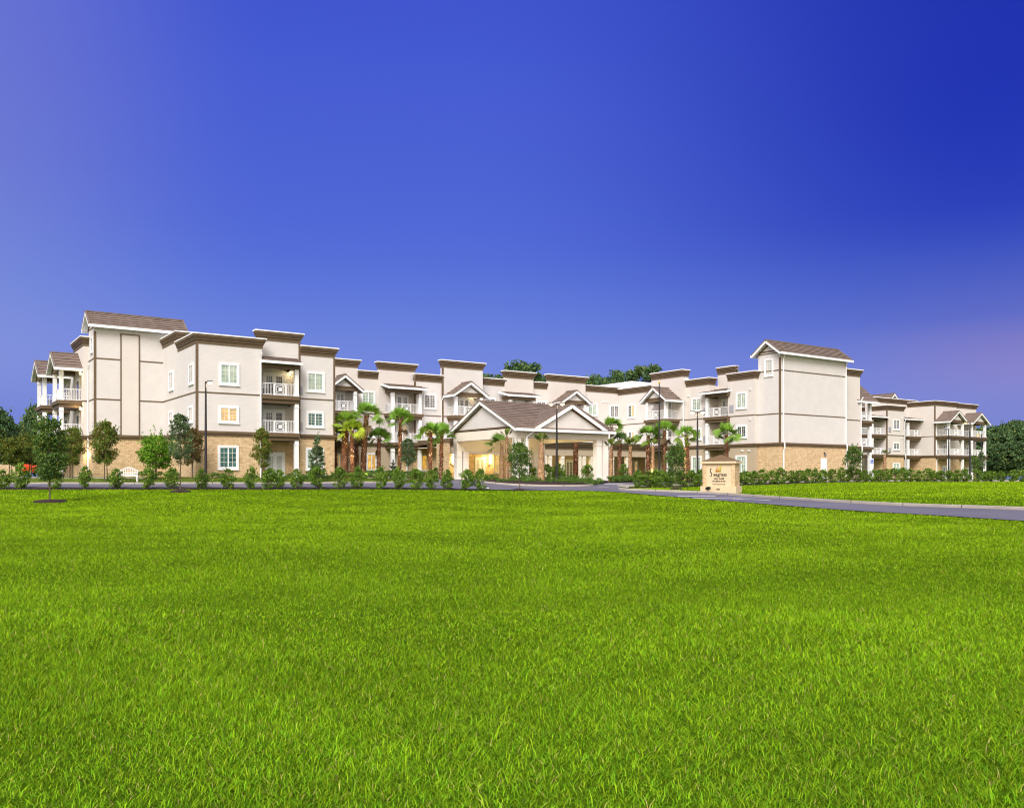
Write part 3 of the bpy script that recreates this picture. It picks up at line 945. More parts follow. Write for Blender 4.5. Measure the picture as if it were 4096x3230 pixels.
PJ = 1.65
def bal(F, x0, x1, **k):
    return balcony(F, F.sx(x0, PJ), F.sx(x1, PJ), PJ, **k)
bal(Fa, 1320, 1430, roof='gable', eave=9.75, rise=1.15)
bal(Fc, 1568, 1688, roof='shed', eave=9.85)
bal(Fe, 1821, 1933, roof='gable', eave=9.75, rise=1.2, ridge_back=0)
bal(Fg, 2040, 2143, roof='shed', eave=9.85)
bal(Fi, 2250, 2348, roof='gable', eave=9.75, rise=1.2)
wall_light(Fe, 1893, 1586); wall_light(Fc, 1559, 1567, False); wall_light(Fg, 2099, 1598, False); wall_light(Fi, 2306, 1610, False)
downspout(Fd, 1766, 9.3, z_bot=FL2, kick=6)

# ---- plant room on the roof
W9 = Facade('W', 90.0)
mb = mbu(); v9 = -W9.sx(2526); z9 = W9.zy(2526, 1523)
mb.box(90.0, 97, v9, v9 + 24, 10.5, z9); part(mb, 'roof_plant_room', 'white_paint')

# ---- right wing (courtyard side)
WK = Facade('W', UK); ULw = 76.3; WLf = Facade('W', ULw); UMw = 77.0; WM = Facade('W', UMw); WN = Facade('W', 78.5); UO = 77.1; WO = Facade('W', UO); UT = 77.7; WT = Facade('W', UT)
vk1, vl0, vl1, vm1, vn1, vo1 = -WK.sx(2497), -WLf.sx(2606), -WLf.sx(2728), -WM.sx(2835), -WN.sx(2868), -WO.sx(3019)
vo0 = -WO.sx(2911)
VT = 61.9; ST = Facade('S', VT); vt1 = -WT.sx(3033); uT9 = ST.sx(3384)
def wing(u0, va, vb, top, corn, **k):
    return block(u0, 95.0, va, vb, top, 'stucco_tan', 'stucco', corn, deep='W', slen=1.1, **k)
wing(UK, vl0, VM + .25, WK.zy(2540, 1547), 'W', ext='w')
wing(ULw, vl1, vl0, WLf.zy(2668, 1485), 'SW')
wing(UMw, vm1, vl1, WM.zy(2790, 1514), 'SW')
wing(WN.c, vo0, vm1, WN.zy(2912, 1465), 'W', belts=(), trims='', band=True)
wing(UO, vo1, vo0, WO.zy(2966, 1488), 'SW')
wing(UT, vt1, vo1, 11.0, '')
fr_window(WK, 2510, 2541, 1616, 1672, 'pane_warm', half_lit=True); fr_window(WK, 2512, 2540, 1722, 1766, 'pane_lit', half_lit=True)
for f in ((2767, 2806, 1590, 1645, 'pane_curtain'), (2768, 2806, 1712.5, 1760, 'pane_teal'), (2766, 2807, 1823, 1892, 'pane_curtain')): fr_window(WM, *f)
for f in ((2944, 2988, 1568, 1635, 'pane_curtain'), (2946, 2988, 1699, 1752, 'pane_dark'), (2943, 2988, 1820, 1893, 'pane_curtain')): fr_window(WO, *f)
vent(WM, 2814, 2824, 1630, 1658); vent(WM, 2814, 2824, 1741, 1770); vent(WO, 2918, 2935, 1619, 1650); vent(WO, 2918, 2934, 1734, 1765)
balcony(WLf, WLf.sx(2581, 2.2), WLf.sx(2663, 2.2), 2.2, roof='gable', eave=9.75, rise=1.25)
PN = 1.85
balcony(WN, WN.sx(2820, PN), WN.sx(2909, PN), PN, roof='shed', eave=9.9, cols='L', rails='L')
for z, y in ((FL3 + .02, 1600), (FL2 + .02, 1716), (0, 1825)):
    fr_door(WLf, 2660, 2690, y, y, z0=z, leaves=2); fr_door(WN, 2886, 2908, y - 6, y, z0=z, leaves=1)
wall_light(WLf, 2699, 1592, False); wall_light(WLf, 2697, 1700, False)
downspout(Facade('S', vl1), 2731, 9.6)

# ---- right stair tower
block(UT, uT9, VT, vt1, 14.05, corn='', ext='we', belts=(FL3, 11.85, 13.75), trims='W')
gable_roof(ST, UT, uT9, -(vt1 - VT), 0.0, 14.02, 1.1, 's', ov=.5, og=.6, n=7)
fr_window(WT, 3058, 3093, 1435, 1505, 'pane_blind', rows=6, cols=3, single=True)
mb = mbu(); a, b = ST.sx(3283), ST.sx(3307); ST.box(mb, a, b, -.02, .05, -.1, ST.zy(3295, 1832)); dd = part(mb, 'door', 'white_paint')
mb = mbu(); ST.box(mb, a + .1, a + .16, .05, .11, .9, 1.1); part(mb, 'door_handle', 'black_plastic', dd)
wall_light(ST, 3297, 1817, False)
downspout(ST, 3131, 13.6); downspout(ST, 3381, 13.6)
SPf = Facade('S', 64.0)
uP = SPf.sx(3440)
block(uT9 - .2, uP, 64.0, 90, SPf.zy(3415, 1476.5), 'stucco_tan', 'stucco', 'SE')
downspout(SPf, 3441, 9.9)
SP2 = Facade('S', 68.4); up2 = Facade('S', 64.4).sx(3488)
balcony(SP2, uP + .05, up2, 4.0, roof=None, eave=9.9, cols='R', rails='R')
gable_roof(SP2, uP + .05, up2, 0.0, 4.0, 9.9, 1.75, 's', ov=.5, og=.6, n=6, name='balcony_roof', trim=False)

# ---- far right wing
VQ = 82.6
SQ, SR, STt = Facade('S', VQ), Facade('S', 85.6), Facade('S', 80.7)
SUu = Facade('S', 80.9)
uQ0, uQ1 = SQ.sx(3548), SQ.sx(3615)
block(uQ0, uQ1, VQ, 96, SQ.zy(3580, 1621), corn='SWE', up='stucco', trims='W', deep='W')
block(SR.sx(3470), SR.sx(3662), 85.6, 97, SR.zy(3620, 1597.5), corn='SWE', up='stucco', low='stucco_tan')
block(SR.sx(3662), SR.sx(3708), 85.58, 97, SR.zy(3690, 1628), corn='S', up='stucco', trims='')
uT_0, uT_1, uU_1 = STt.sx(3740), STt.sx(3826), SUu.sx(3905)
block(uT_0, uT_1, 80.7, 97, STt.zy(3780, 1604.5), corn='SWE', up='stucco', trims='W', deep='W')
block(uT_1, uU_1, 80.9, 97, SUu.zy(3866, 1614.5), corn='SE', up='stucco', trims='')
for f in ((3572, 3599, 1676, 1719, 'pane_grey'), (3573, 3598, 1768, 1800, 'pane_dark'), (3571, 3600, 1850, 1893, 'pane_curtain')): fr_window(SQ, *f)
for f in ((3665, 3687, 1683, 1722, 'pane_grey'), (3665, 3687, 1773, 1803, 'pane_grey'), (3664, 3687, 1852, 1890, 'pane_curtain')): fr_window(SR, *f)
vent(SQ, 3554, 3564, 1707, 1728); vent(SQ, 3554, 3564, 1790, 1811); vent(STt, 3746, 3755, 1717, 1737); vent(STt, 3746, 3755, 1796, 1815)
for x0, x1, y, z in ((3770, 3794, 1696, FL3), (3770, 3794, 1774, FL2), (3769, 3795, 1862, 0)): fr_door(STt, x0, x1, y, y, z0=z + .02)
for x0, x1, y, z in ((3862, 3886, 1703, FL3), (3862, 3886, 1781, FL2), (3862, 3886, 1868, 0)): fr_door(SUu, x0, x1, y, y, z0=z + .02)
for y, z in ((1687, FL3), (1772, FL2), (1862, 0)): fr_door(SR, 3617, 3632, y, y, z0=z + .02, leaves=1)
balcony(SR, SR.sx(3490, 2.8), uQ0 - .02, 2.8, roof='shed', eave=9.9, cols='L', rails='L')
balcony(SR, SR.sx(3634, 2.4), SR.sx(3698, 2.4), 2.4, roof='shed', eave=9.9)
balcony(STt, STt.sx(3797, 2.3), STt.sx(3857, 2.3), 2.3, roof='gable', eave=9.8, rise=1.45)
balcony(SUu, SUu.sx(3889, 2.3), SUu.sx(3946, 2.3), 2.3, roof='gable', eave=9.8, rise=1.45)
wall_light(SR, 3500, 1854)
downspout(SQ, 3617, 9.9); downspout(STt, 3744, 9.9)
S8 = Facade('S', 89.0)
ug0, ug1 = S8.sx(3541), S8.sx(3597)
block(ug0, ug1, 89.0, 97.5, 13.2, corn='', belts=(12.7,), z0=11, band=False, up='stucco', split=3)
gable_roof(S8, ug0, ug1, -8.0, 0.0, 13.15, 1.75, 'o', ov=.5, og=.5, n=6)

# ---- one storey entrance porch along the courtyard
VP_ = 79.0
SPo = Facade('S', VP_)
p0, p1 = SPo.sx(1794), UK - .4
mb = mbu()
SPo.box(mb, p0, p1, -9.0, .45, 4.22, 4.36, 1); SPo.box(mb, p0, p1, -9, .36, 3.98, 4.22); SPo.box(mb, p0, p1, -9, .22, 3.72, 3.98); SPo.box(mb, p0, p1, -.9, .08, 3.42, 3.72)
pr = part(mb, 'porch_roof', ['brown_trim', 'white_paint'])
mb = mbu(); SPo.box(mb, p0, p1, -.5, .0, 2.66, 3.42); part(mb, 'porch_beam', 'stucco_tan', pr)
mb = mbu(); SPo.box(mb, p0, p1, -9, -.5, 3.36, 3.415); part(mb, 'ceiling', 'soffit', pr)
mb = mbu(); SPo.box(mb, p0 - .75, p0 - .05, -1.2, .35, -.3, 3.7); part(mb, 'stone_pier', 'stone')
for x in (2131, 2157, 2183, 2203, 2253, 2321, 2339, 2371, 2452, 2512): column(SPo, SPo.sx(x), -.25, -.3, 2.66, BLD, w=.42, name='porch_column', mat='cream_panel')
# entrance wall of stone with its glazed doors and tall lantern lights
SEn = Facade('S', 82.2)
e0, e1 = SEn.sx(1778), SEn.sx(1975)
mb = mbu(); SEn.box(mb, e0, e1, -4, 0, -.3, 3.3); part(mb, 'wall', 'stone')
fr_door(SEn, 1900, 1940, 1827, 1906, 'pane_warm', z0=0); fr_door(SEn, 1826, 1866, 1822, 1904, 'pane_warm', z0=0)
for x, y in ((1809, 1835), (1957, 1836)):
    s, z = SEn.sx(x), SEn.zy(x, y)
    mb = mbu(); SEn.box(mb, s - .18, s + .18, -.01, .04, z - .55, z + .55); w = part(mb, 'entrance_lantern', 'gold')
    mb = mbu(); c = SEn.pt(s, .20, 0); mb.lathe([(.0, z - .56), (.12, z - .56), (.17, z - .3), (.18, z), (.17, z + .3), (.12, z + .56), (0, z + .56)], 14, c=(c[0], c[1]))
    part(mb, 'lamp_globe', 'bulb_white', w)
    ld = bpy.data.lights.new('lantern_light', 'POINT'); ld.energy = 200; ld.color = (1, .70, .30); ld.shadow_soft_size = .2
    lo = bpy.data.objects.new('lantern_light', ld); COL.objects.link(lo); lo.parent = w
    p = SEn.pt(s, .75, z); lo.location = (p[0] - OFF[0], p[1] - OFF[1], p[2])
SDk = Facade('S', 83.6)
mb = mbu(); SDk.box(mb, e1, UK, -3.0, 0, -.3, 3.3); part(mb, 'wall', 'stucco_tan')
fr_window(SDk, 1976, 1996, 1815, 1893, 'pane_lit', rows=3)
fr_door(SDk, 2262, 2292, 1838, 1905, 'pane_dark', z0=0)
fr_door(SDk, 2344, 2362, 1826, 1905, 'pane_lit', z0=0, leaves=1); fr_door(SDk, 2376, 2390, 1826, 1905, 'pane_lit', z0=0, leaves=1)
fr_door(SDk, 2532, 2572, 1835, 1905, 'pane_warm', z0=0)
fr_window(SDk, 2140, 2152, 1830, 1890, 'pane_dark')

# porch ceiling lamps and small wall vents
for x in (2110, 2175, 2250, 2320, 2400, 2480):
    s, o = SPo.sx(x), -1.6
    c = SPo.pt(s, o, 0)
    mb = mbu(); mb.lathe([(0, 3.22), (.13, 3.24), (.15, 3.36)], 12, c=(c[0], c[1])); w = part(mb, 'porch_lamp', 'lamp_glow')
    ld = bpy.data.lights.new('porch_lamp_light', 'POINT'); ld.energy = 38; ld.color = (1, .72, .32); ld.shadow_soft_size = .15
    lo = bpy.data.objects.new('porch_lamp_light', ld); COL.objects.link(lo); lo.parent = w; lo.location = (c[0] - OFF[0], c[1] - OFF[1], 3.0)
for F, x, y in ((WO, 3002, 1557), (WO, 3002, 1677), (WO, 2970, 1802), (WO, 2997, 1802), (WM, 2755, 1584), (Fj, 2412, 1607), (Fj, 2425, 1608), (Fj, 2436, 1609), (Fb, 1531, 1559), (Fh, 2005, 1583), (SQ, 3608, 1672), (SQ, 3607, 1753)):
    s, z = F.sx(x), F.zy(x, y)
    mb = mbu(); F.box(mb, s - .14, s + .14, -.01, .09, z - .07, z + .07); F.box(mb, s - .17, s + .17, .0, .11, z + .07, z + .10); part(mb, 'wall_vent', 'white_paint')

# ------------------------------------------------------------------ the entrance canopy (porte-cochere)
CU, CV = 49.0, 67.6
CAN = thing('entrance_canopy', 'cream drive-through entrance canopy with tiled gable roofs and square columns', 'canopy', (*uv2xy(CU, CV), EYE), PHI)
COFF = (CU, CV, 0)
_bu = mbu
def mbu(): return MB(COFF)
FS = Facade('S', 62.4)
cu0, cu1, cv0, cv1 = FS.sx(2063), FS.sx(2434), 62.4, 72.9
zb0, zb1 = 3.58, 4.42
mb = mbu()
mb.box(cu0, cu1, cv0, cv0 + .6, zb0, zb1); mb.box(cu0, cu0 + .6, cv0 + .6, cv1 - .6, zb0, zb1); mb.box(cu1 - .6, cu1, cv0 + .6, cv1 - .6, zb0, zb1); mb.box(cu0, cu1, cv1 - .6, cv1, 2.62, zb1)
mb.build('beam', 'cream_panel', CAN)
mb = mbu(); mb.box(cu0 + .6, cu1 - .6, cv0 + .6, cv1 - .6, zb1 - .10, zb1 - .04); mb.build('ceiling', 'soffit', CAN)
for u, v, z in ((cu0 + .32, cv0 + .32, zb0), (cu0 + 1.14, cv0 + .32, zb0), (cu1 - .30, cv0 + .32, zb0), (cu1 - 1.08, cv0 + .32, zb0), (cu0 + .30, cv1 - .32, 2.62), (cu0 + 1.06, cv1 - .32, 2.62), (cu1 - .30, cv1 - .32, 2.62), (cu1 - 1.08, cv1 - .32, 2.62)):
    mb = mbu(); w = .58
    mb.box(u - w / 2, u + w / 2, v - w / 2, v + w / 2, -.75, z)
    mb.box(u - w / 2 - .03, u + w / 2 + .03, v - w / 2 - .03, v + w / 2 + .03, z - .5, z - .44); mb.box(u - w / 2 - .03, u + w / 2 + .03, v - w / 2 - .03, v + w / 2 + .03, -.75, .2)
    mb.build('column', 'column_paint', CAN)
FC = Facade('S', cv0)
ww = cv1 - cv0
rf = gable_roof(FC, cu0, cu1, -ww, 0.0, 4.62, 2.45, 's', ov=.55, og=.38, n=15, parent=CAN, trim=True)
# cross gable over the front
slp = 2.45 / (ww / 2)
g0, g1 = Facade('S', cv0 - .2).sx(2147), Facade('S', cv0 - .2).sx(2408)
gm, gh = (g0 + g1) / 2, (g1 - g0) / 2
ze, rise = 4.66, 1.98
zr = ze + rise
vback = cv0 - .55 + (zr - (4.62 - .55 * slp)) / slp
mb = mbu(); vf = cv0 - .52; ovx = .55; zEe = ze - ovx * rise / gh
vE = cv0 - .55 + max(0, (zEe - (4.62 - .55 * slp)) / slp)
for sg in (-1, 1):
    e_f, e_b = (gm + sg * (gh + ovx), vf, zEe), (gm + sg * (gh + ovx), vE, zEe + .02)
    roof_plane(mb, e_f, e_b, (gm, vback, zr + .02), (gm, vf, zr), 10)
    mb.bar((gm + sg * (gh + ovx), vf + .05, zEe + .05), (gm, vf + .05, zr + .07), .14, .12)
mb.bar((gm, vf, zr + .05), (gm, vback, zr + .06), .26, .12)
cr = mb.build('cross_gable_roof', 'roof_tile', CAN)
mb = mbu()
for sg in (-1, 1):
    mb.bar((gm + sg * (gh + ovx), vf + .02, zEe - .13), (gm, vf + .02, zr - .13), .09, .30)
    mb.add([(gm + sg * (gh + ovx), vf, zEe - .15), (gm, vf, zr - .15), (gm, cv0, zr - .15), (gm + sg * (gh + ovx), cv0, zEe - .15)], [(0, 1, 2, 3)])
mb.build('roof_trim', 'white_paint', cr)
mb = mbu(); vs = []
for v in (cv0 - .22, cv0 - .12): vs += [(g0, v, ze - .15), (g1, v, ze - .15), (gm, v, zr - .15)]
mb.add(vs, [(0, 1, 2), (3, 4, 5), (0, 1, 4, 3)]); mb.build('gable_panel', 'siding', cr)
mb = mbu(); mb.box(g0 - .2, g1 + .2, cv0 - .30, cv0 - .2, ze - .42, ze - .15)
for sg in (-1, 1): mb.bar((gm + sg * gh, cv0 - .27, ze - .22), (gm, cv0 - .27, zr - .34), .06, .16)
mb.build('gable_trim', 'brown_trim', cr)
# gutter spouts at the two front corners
for u in (cu0 + .98, cu1 - .08):
    mb = mbu(); P = [(u + .5, cv0 - .5, 4.35), (u + .5, cv0 - .5, 4.1), (u + .1, cv0 - .12, 3.7), (u + .1, cv0 - .12, 3.3), (u + .1, cv0 - .06, -.6)]
    for p, q_ in zip(P, P[1:]): mb.bar(p, q_, .12, .12, up=(.3, .9, .1))
    mb.build('downspout', 'white_paint', CAN)
for k, (u, v) in enumerate(((cu0 + 2.6, cv0 + 3.4), (cu1 - 2.6, cv0 + 3.4), (cu0 + 2.6, cv1 - 3.0), (cu1 - 2.6, cv1 - 3.0))):
    mb = mbu(); mb.lathe([(0, zb1 - .17), (.14, zb1 - .17), (.16, zb1 - .1)], 12, c=(u, v)); f = mb.build('ceiling_lamp', 'lamp_glow', CAN)
    ld = bpy.data.lights.new('ceiling_lamp_light', 'POINT'); ld.energy = 75; ld.color = (1, .74, .36); ld.shadow_soft_size = .15
    lo = bpy.data.objects.new('ceiling_lamp_light', ld); COL.objects.link(lo); lo.parent = f; lo.location = (u - CU, v - CV, zb1 - .6)
mbu = _bu
# ------------------------------------------------------------------ plants
ORD = ['first', 'second', 'third', 'fourth', 'fifth', 'sixth', 'seventh', 'eighth', 'ninth', 'tenth', 'eleventh', 'twelfth', 'thirteenth', 'fourteenth', 'fifteenth', 'sixteenth',
       'seventeenth', 'eighteenth', 'nineteenth', 'twentieth', 'twenty-first', 'twenty-second', 'twenty-third', 'twenty-fourth', 'twenty-fifth', 'twenty-sixth', 'twenty-seventh',
       'twenty-eighth', 'twenty-ninth', 'thirtieth', 'thirty-first', 'thirty-second', 'thirty-third', 'thirty-fourth', 'thirty-fifth', 'thirty-sixth', 'thirty-seventh', 'thirty-eighth']

def unit(n, g):
    v = g.normal(size=(n, 3)); return v / np.linalg.norm(v, axis=1)[:, None]

def leaves(cen, size, tint, g, aspect=.5, flat=0.):
    """diamond leaves: verts, tris, tint for arrays of centres"""
    n = len(cen)
    a = unit(n, g); r = unit(n, g)
    if flat: a[:, 2] *= (1 - flat); a /= np.linalg.norm(a, axis=1)[:, None]
    b = np.cross(a, r); b /= np.linalg.norm(b, axis=1)[:, None]
    s = size * g.uniform(.6, 1.35, n)[:, None]
    V = np.stack([cen - a * s, cen + b * s * aspect, cen + a * s, cen - b * s * aspect], 1).reshape(-1, 3)
    i = np.arange(n)[:, None] * 4
    F = np.concatenate([i + [0, 1, 2], i + [0, 2, 3]], 0)
    return V, F, np.repeat(tint, 4, 0)

def crown_cloud(g, H0, H1, rad, shape, ncl, nleaf, size, cols, clump=.28, aspect=.5, squash=.8, shoots=0):
    """leaves gathered in clumps through a crown volume"""
    t = g.uniform(0, 1, ncl) ** (.85 if shape != 'cone' else 1.2)
    if shape == 'oval': f = np.sqrt(np.clip(1 - (1.9 * t - .9) ** 2, .05, 1))
    elif shape == 'cone': f = (1 - t) ** .8 + .08
    elif shape == 'flat': f = np.where(t > .5, 1, .75)
    else: f = np.where(t < .6, .75 + .4 * t, np.clip(1.15 - 1.6 * (t - .6), .12, 1))     # broad low, thin top
    ang = g.uniform(0, 2 * np.pi, ncl); rr = rad * f * np.sqrt(g.uniform(.12, 1, ncl)) * g.uniform(.8, 1.12, ncl)
    C = np.c_[rr * np.cos(ang), rr * np.sin(ang), H0 + (H1 - H0) * t]
    cr = rad * clump * g.uniform(.6, 1.4, ncl) * (.55 + .45 * f)
    k = g.integers(0, ncl, nleaf)
    P = C[k] + unit(nleaf, g) * (cr[k] * g.uniform(0, 1, nleaf) ** .45)[:, None] * [1, 1, squash]
    P[:, 2] = np.maximum(P[:, 2], .03)
    if shoots:                                                        # stray new shoots poking out of the outline
        m = 16
        b = C[g.integers(0, ncl, shoots)]
        b = b[:, :]
        ho = np.c_[b[:, :2], np.zeros(shoots)]; ho /= np.linalg.norm(ho, axis=1)[:, None] + 1e-6
        d = ho * g.uniform(0, .8, (shoots, 1)) + np.array([0, 0, 1.]) * g.uniform(.5, 1.2, (shoots, 1)); d /= np.linalg.norm(d, axis=1)[:, None]
        L = rad * g.uniform(.35, .75, shoots)
        tt = np.tile(np.linspace(.25, 1, m), shoots)
        SPt = np.repeat(b, m, 0) + np.repeat(d * L[:, None], m, 0) * tt[:, None] + g.normal(0, size * .55, (shoots * m, 3))
        P = np.r_[P, SPt]; k = np.r_[k, g.integers(0, ncl, shoots * m)]; nleaf += shoots * m
    c0, c1 = np.array(cols[0]), np.array(cols[1])
    w = np.clip(g.uniform(0, 1, ncl)[k] * .6 + g.uniform(0, 1, nleaf) * .5 - .05, 0, 1)[:, None]
    tint = (c0 * (1 - w) + c1 * w) * g.uniform(.8, 1.2, (nleaf, 1))
    if len(cols) > 2:
        m = g.uniform(0, 1, nleaf) < cols[3]
        tint[m] = np.array(cols[2]) * g.uniform(.7, 1.2, (m.sum(), 1))
    V, F, Tn = leaves(P, size, tint, g, aspect)
    return V, F, Tn, C

def limb_mesh(g, H, r0, C, H0, nl, lean=0., twin=False):
    mb = MB()
    n = 7
    for q in range(2 if twin else 1):
        ph = g.uniform(0, 6.28)
        pts = [(lean * (k / n) ** 1.3 + g.normal() * .025 * H * (k / n) * .5 + (q * .22 if twin else 0) * math.cos(ph) * (1 - .2 * k / n), g.normal() * .02 * H * (k / n) * .5 + (q * .22 if twin else 0) * math.sin(ph), H * k / n) for k in range(n + 1)]
        pts[0] = (pts[0][0], pts[0][1], -.15)
        mb.tube(pts, [r0 * (1.25 if k == 0 else 1 - .85 * k / n) for k in range(n + 1)], 7)
        for i in range(nl):
            c = C[g.integers(0, len(C))]
            zb = min(max(H0 * .95 + (c[2] - H0) * .45, H0 * .7), H * .9)
            k = zb / H * n; j = int(k); u = k - j
            p = [pts[j][d] * (1 - u) + pts[min(j + 1, n)][d] * u for d in range(3)]
            m = [(p[d] + c[d]) / 2 for d in range(3)]; m[2] += .05 * H * g.uniform(0, 1) - .02
            mb.tube([p, m, tuple(c)], [r0 * .42, r0 * .26, r0 * .08], 5, cap=False)
    return mb

def tree_proto(seed, H, H0, rad, shape, ncl, nleaf, size, cols, r0, nl=10, clump=.28, aspect=.5, twin=False, squash=.8, lean=0):
    g = np.random.default_rng(seed)
    V, F, Tn, C = crown_cloud(g, H0, H - size, rad, shape, ncl, nleaf, size, cols, clump, aspect, squash, shoots=22 if H < 6 else 5)
    crown = np_mesh('crown', V, F, ['leaf'], Tn)
    trunk = limb_mesh(g, H * .88, r0, C, H0, nl, lean, twin).mesh('trunk', ['bark'])
    return trunk, crown

def plant(name, meshes, names, label, cat, loc, rz=0, sc=1.0, group=None):
    o = thing(name, label, cat, loc, rz, group)
    o.scale = (sc,) * 3 if isinstance(sc, (int, float)) else sc
    for m, n in zip(meshes, names): link(n, m, o)
    return o

# ---- young trees on the lawn and along the fronts: px, crown top row, distance or base row, height from the photograph
def tree_at(px, ytop, d, proto, h_proto, label, cat='tree', name='young_tree', rz=0, wid=1.0, group=None):
    x, y, z = ground(px, d)
    h = EYE + (HY - ytop) * d / FPX - z
    s = h / h_proto
    return plant(name, proto, ('trunk', 'crown'), label, cat, (x, y, z), rz, (s * wid, s * wid, s), group)

OAK = ((.050, .11, .026), (.125, .21, .040), (.22, .25, .04), .08)
OAKL = ((.075, .125, .055), (.14, .205, .085), (.17, .20, .06), .05)
LIME = ((.07, .19, .014), (.17, .33, .024), (.26, .38, .03), .12)
MAPLE = ((.075, .14, .022), (.17, .25, .035), (.26, .14, .04), .20)
RUST = ((.07, .085, .025), (.13, .13, .038), (.20, .085, .035), .32)
FAR = ((.050, .11, .048), (.115, .19, .060), (.18, .20, .045), .08)
oak1 = tree_proto(11, 4.6, 1.25, .86, 'top', 130, 7500, .07, OAK, .045, 12, .36)
oak2 = tree_proto(12, 4.6, 1.7, .66, 'oval', 110, 4300, .06, OAKL, .04, 14, .34)
oak3 = tree_proto(13, 3.4, 1.1, .85, 'oval', 100, 4500, .065, OAK, .04, 12, .34)
maple1 = tree_proto(14, 4.2, 1.25, .88, 'top', 120, 6500, .07, MAPLE, .04, 10, .36, twin=True)
maple2 = tree_proto(15, 4.0, 1.0, .70, 'oval', 110, 4800, .065, MAPLE, .04, 10, .36)
rust1 = tree_proto(16, 4.2, 1.2, .95, 'top', 120, 5200, .075, RUST, .045, 10, .36, twin=True)
lime1 = tree_proto(17, 3.4, 1.0, 1.3, 'oval', 120, 6500, .085, LIME, .05, 12, .30, twin=True)
holly = tree_proto(18, 3.4, .35, .78, 'cone', 110, 5200, .06, OAKL, .04, 6, .26)
bushy = tree_proto(19, 4.4, 1.3, 1.7, 'oval', 130, 6500, .10, ((.045, .09, .018), (.14, .18, .026), (.24, .21, .03), .18), .06, 14, .24, twin=True)

def sapling(px, ytop, d, proto, hp, label, ring=1.0, **k):
    x, y, z = ground(px, d)
    tree_at(px, ytop, d, proto, hp, label, **k)
    mb = MB(); n = 28; vs = [(x, y, z + .16)]
    for r_, h in ((ring * .55, .13), (ring * .9, .09), (ring, .02)):
        for q in range(n):
            a = 2 * math.pi * q / n; rr = r_ * (1 + .05 * math.sin(5 * a + px))
            xx, yy = x + rr * math.cos(a), y + rr * math.sin(a); vs.append((xx, yy, T1(xx, yy) + h))
    fs = [(0, 1 + q, 1 + (q + 1) % n) for q in range(n)] + [(1 + b * n + q, 1 + b * n + (q + 1) % n, 1 + (b + 1) * n + (q + 1) % n, 1 + (b + 1) * n + q) for b in (0, 1) for q in range(n)]
    mb.add(vs, fs); structure(mb.build('mulch_ring', 'mulch'))
sapling(199, 1672, 48, oak1, 4.6, 'dark green young oak with slim trunk in a mulch ring, leftmost on the lawn', .85)
sapling(722, 1652, 57, oak2, 4.6, 'wispy grey-green young oak in a mulch ring before the left stone wall', .65, rz=2)
sapling(2079, 1772, 61.3, oak3, 3.4, 'small young oak in front of the entrance canopy at the lawn edge', .5, rz=1)
sapling(2704, 1780, 64, oak3, 3.4, 'small young oak in front of the hedge left of the stone sign', .45, rz=3)
tree_at(1632, 1752, 73, oak2, 4.6, 'young oak in front of the tiered fountain', rz=4, wid=1.25)
tree_at(418, 1688, 68, maple1, 4.2, 'young maple with twin stems before the left stair tower', rz=.5)
tree_at(290, 1712, 72, maple1, 4.2, 'young maple beside the left tower downspout', rz=2.6, wid=1.0)
tree_at(252, 1722, 74, rust1, 4.2, 'rust-tinged young tree below the leftmost balconies', rz=1.6)
tree_at(625, 1742, 69, lime1, 3.4, 'bright lime green bushy tree against the stone wall', rz=1)
tree_at(768, 1715, 70, rust1, 4.2, 'reddish young tree at the left block corner behind the wispy oak', rz=4, wid=.9)
tree_at(1047, 1712, 69.5, maple2, 4.0, 'narrow young maple beside the ground floor glazed door', rz=2)
tree_at(1268, 1742, 68, holly, 3.4, 'conical holly in front of the ground floor right window', rz=1)
tree_at(45, 1748, 84, bushy, 4.4, 'bushy olive green tree at the far left, nearest the edge', rz=1)
tree_at(118, 1738, 88, bushy, 4.4, 'bushy olive green tree before the orange truck', rz=3)
tree_at(185, 1745, 84, bushy, 4.4, 'bushy olive green tree before the white balcony columns', rz=5, wid=.7)
tree_at(3413, 1785, 88, oak3, 3.4, 'young oak at the right end of the tower stone wall', rz=2)
tree_at(3898, 1822, 112, oak3, 3.4, 'left of two small oaks before the far right balconies', rz=.6, wid=.8)
tree_at(3926, 1805, 112, oak2, 4.6, 'right of two small oaks before the far right balconies', rz=1.6, wid=.9)

# ---- trees beyond the buildings
pine = [tree_proto(30 + i, 20, 7, 3.6, 'top', 120, 6500, .30, FAR, .28, 16, .30, .45) for i in range(3)]
wood = [tree_proto(40 + i, 12, 1.0, 4.6, 'oval', 150, 7500, .34, FAR, .25, 12, .26, .5) for i in range(3)]
BACK = [(2092, 1448, 150, 0, 1.25, 'tallest dark pine behind the courtyard parapets'), (2140, 1490, 152, 1, 1.0, 'pine just right of the tallest one behind the roofs'), (2015, 1500, 155, 2, .9, 'low pine top between two courtyard parapets'),
        (1938, 1497, 155, 1, .8, 'pine tip beside the siding parapet'), (2352, 1520, 150, 2, .9, 'pine at the left edge of the white roof box'), (2392, 1503, 150, 0, 1.05, 'pine behind the left half of the white roof box'),
        (2450, 1512, 155, 1, .9, 'small pine behind the middle of the white roof box'), (2497, 1484, 150, 2, 1.0, 'round-topped pine behind the white roof box'), (2582, 1462, 150, 0, 1.05, 'tall pine behind the right end of the white roof box')]
for i, (px, yt, d, v, w, lb) in enumerate(BACK):
    tree_at(px, yt, d, pine[v], 20, lb, name='pine_tree', rz=i * 1.3, wid=w, group='pines behind the roofs')
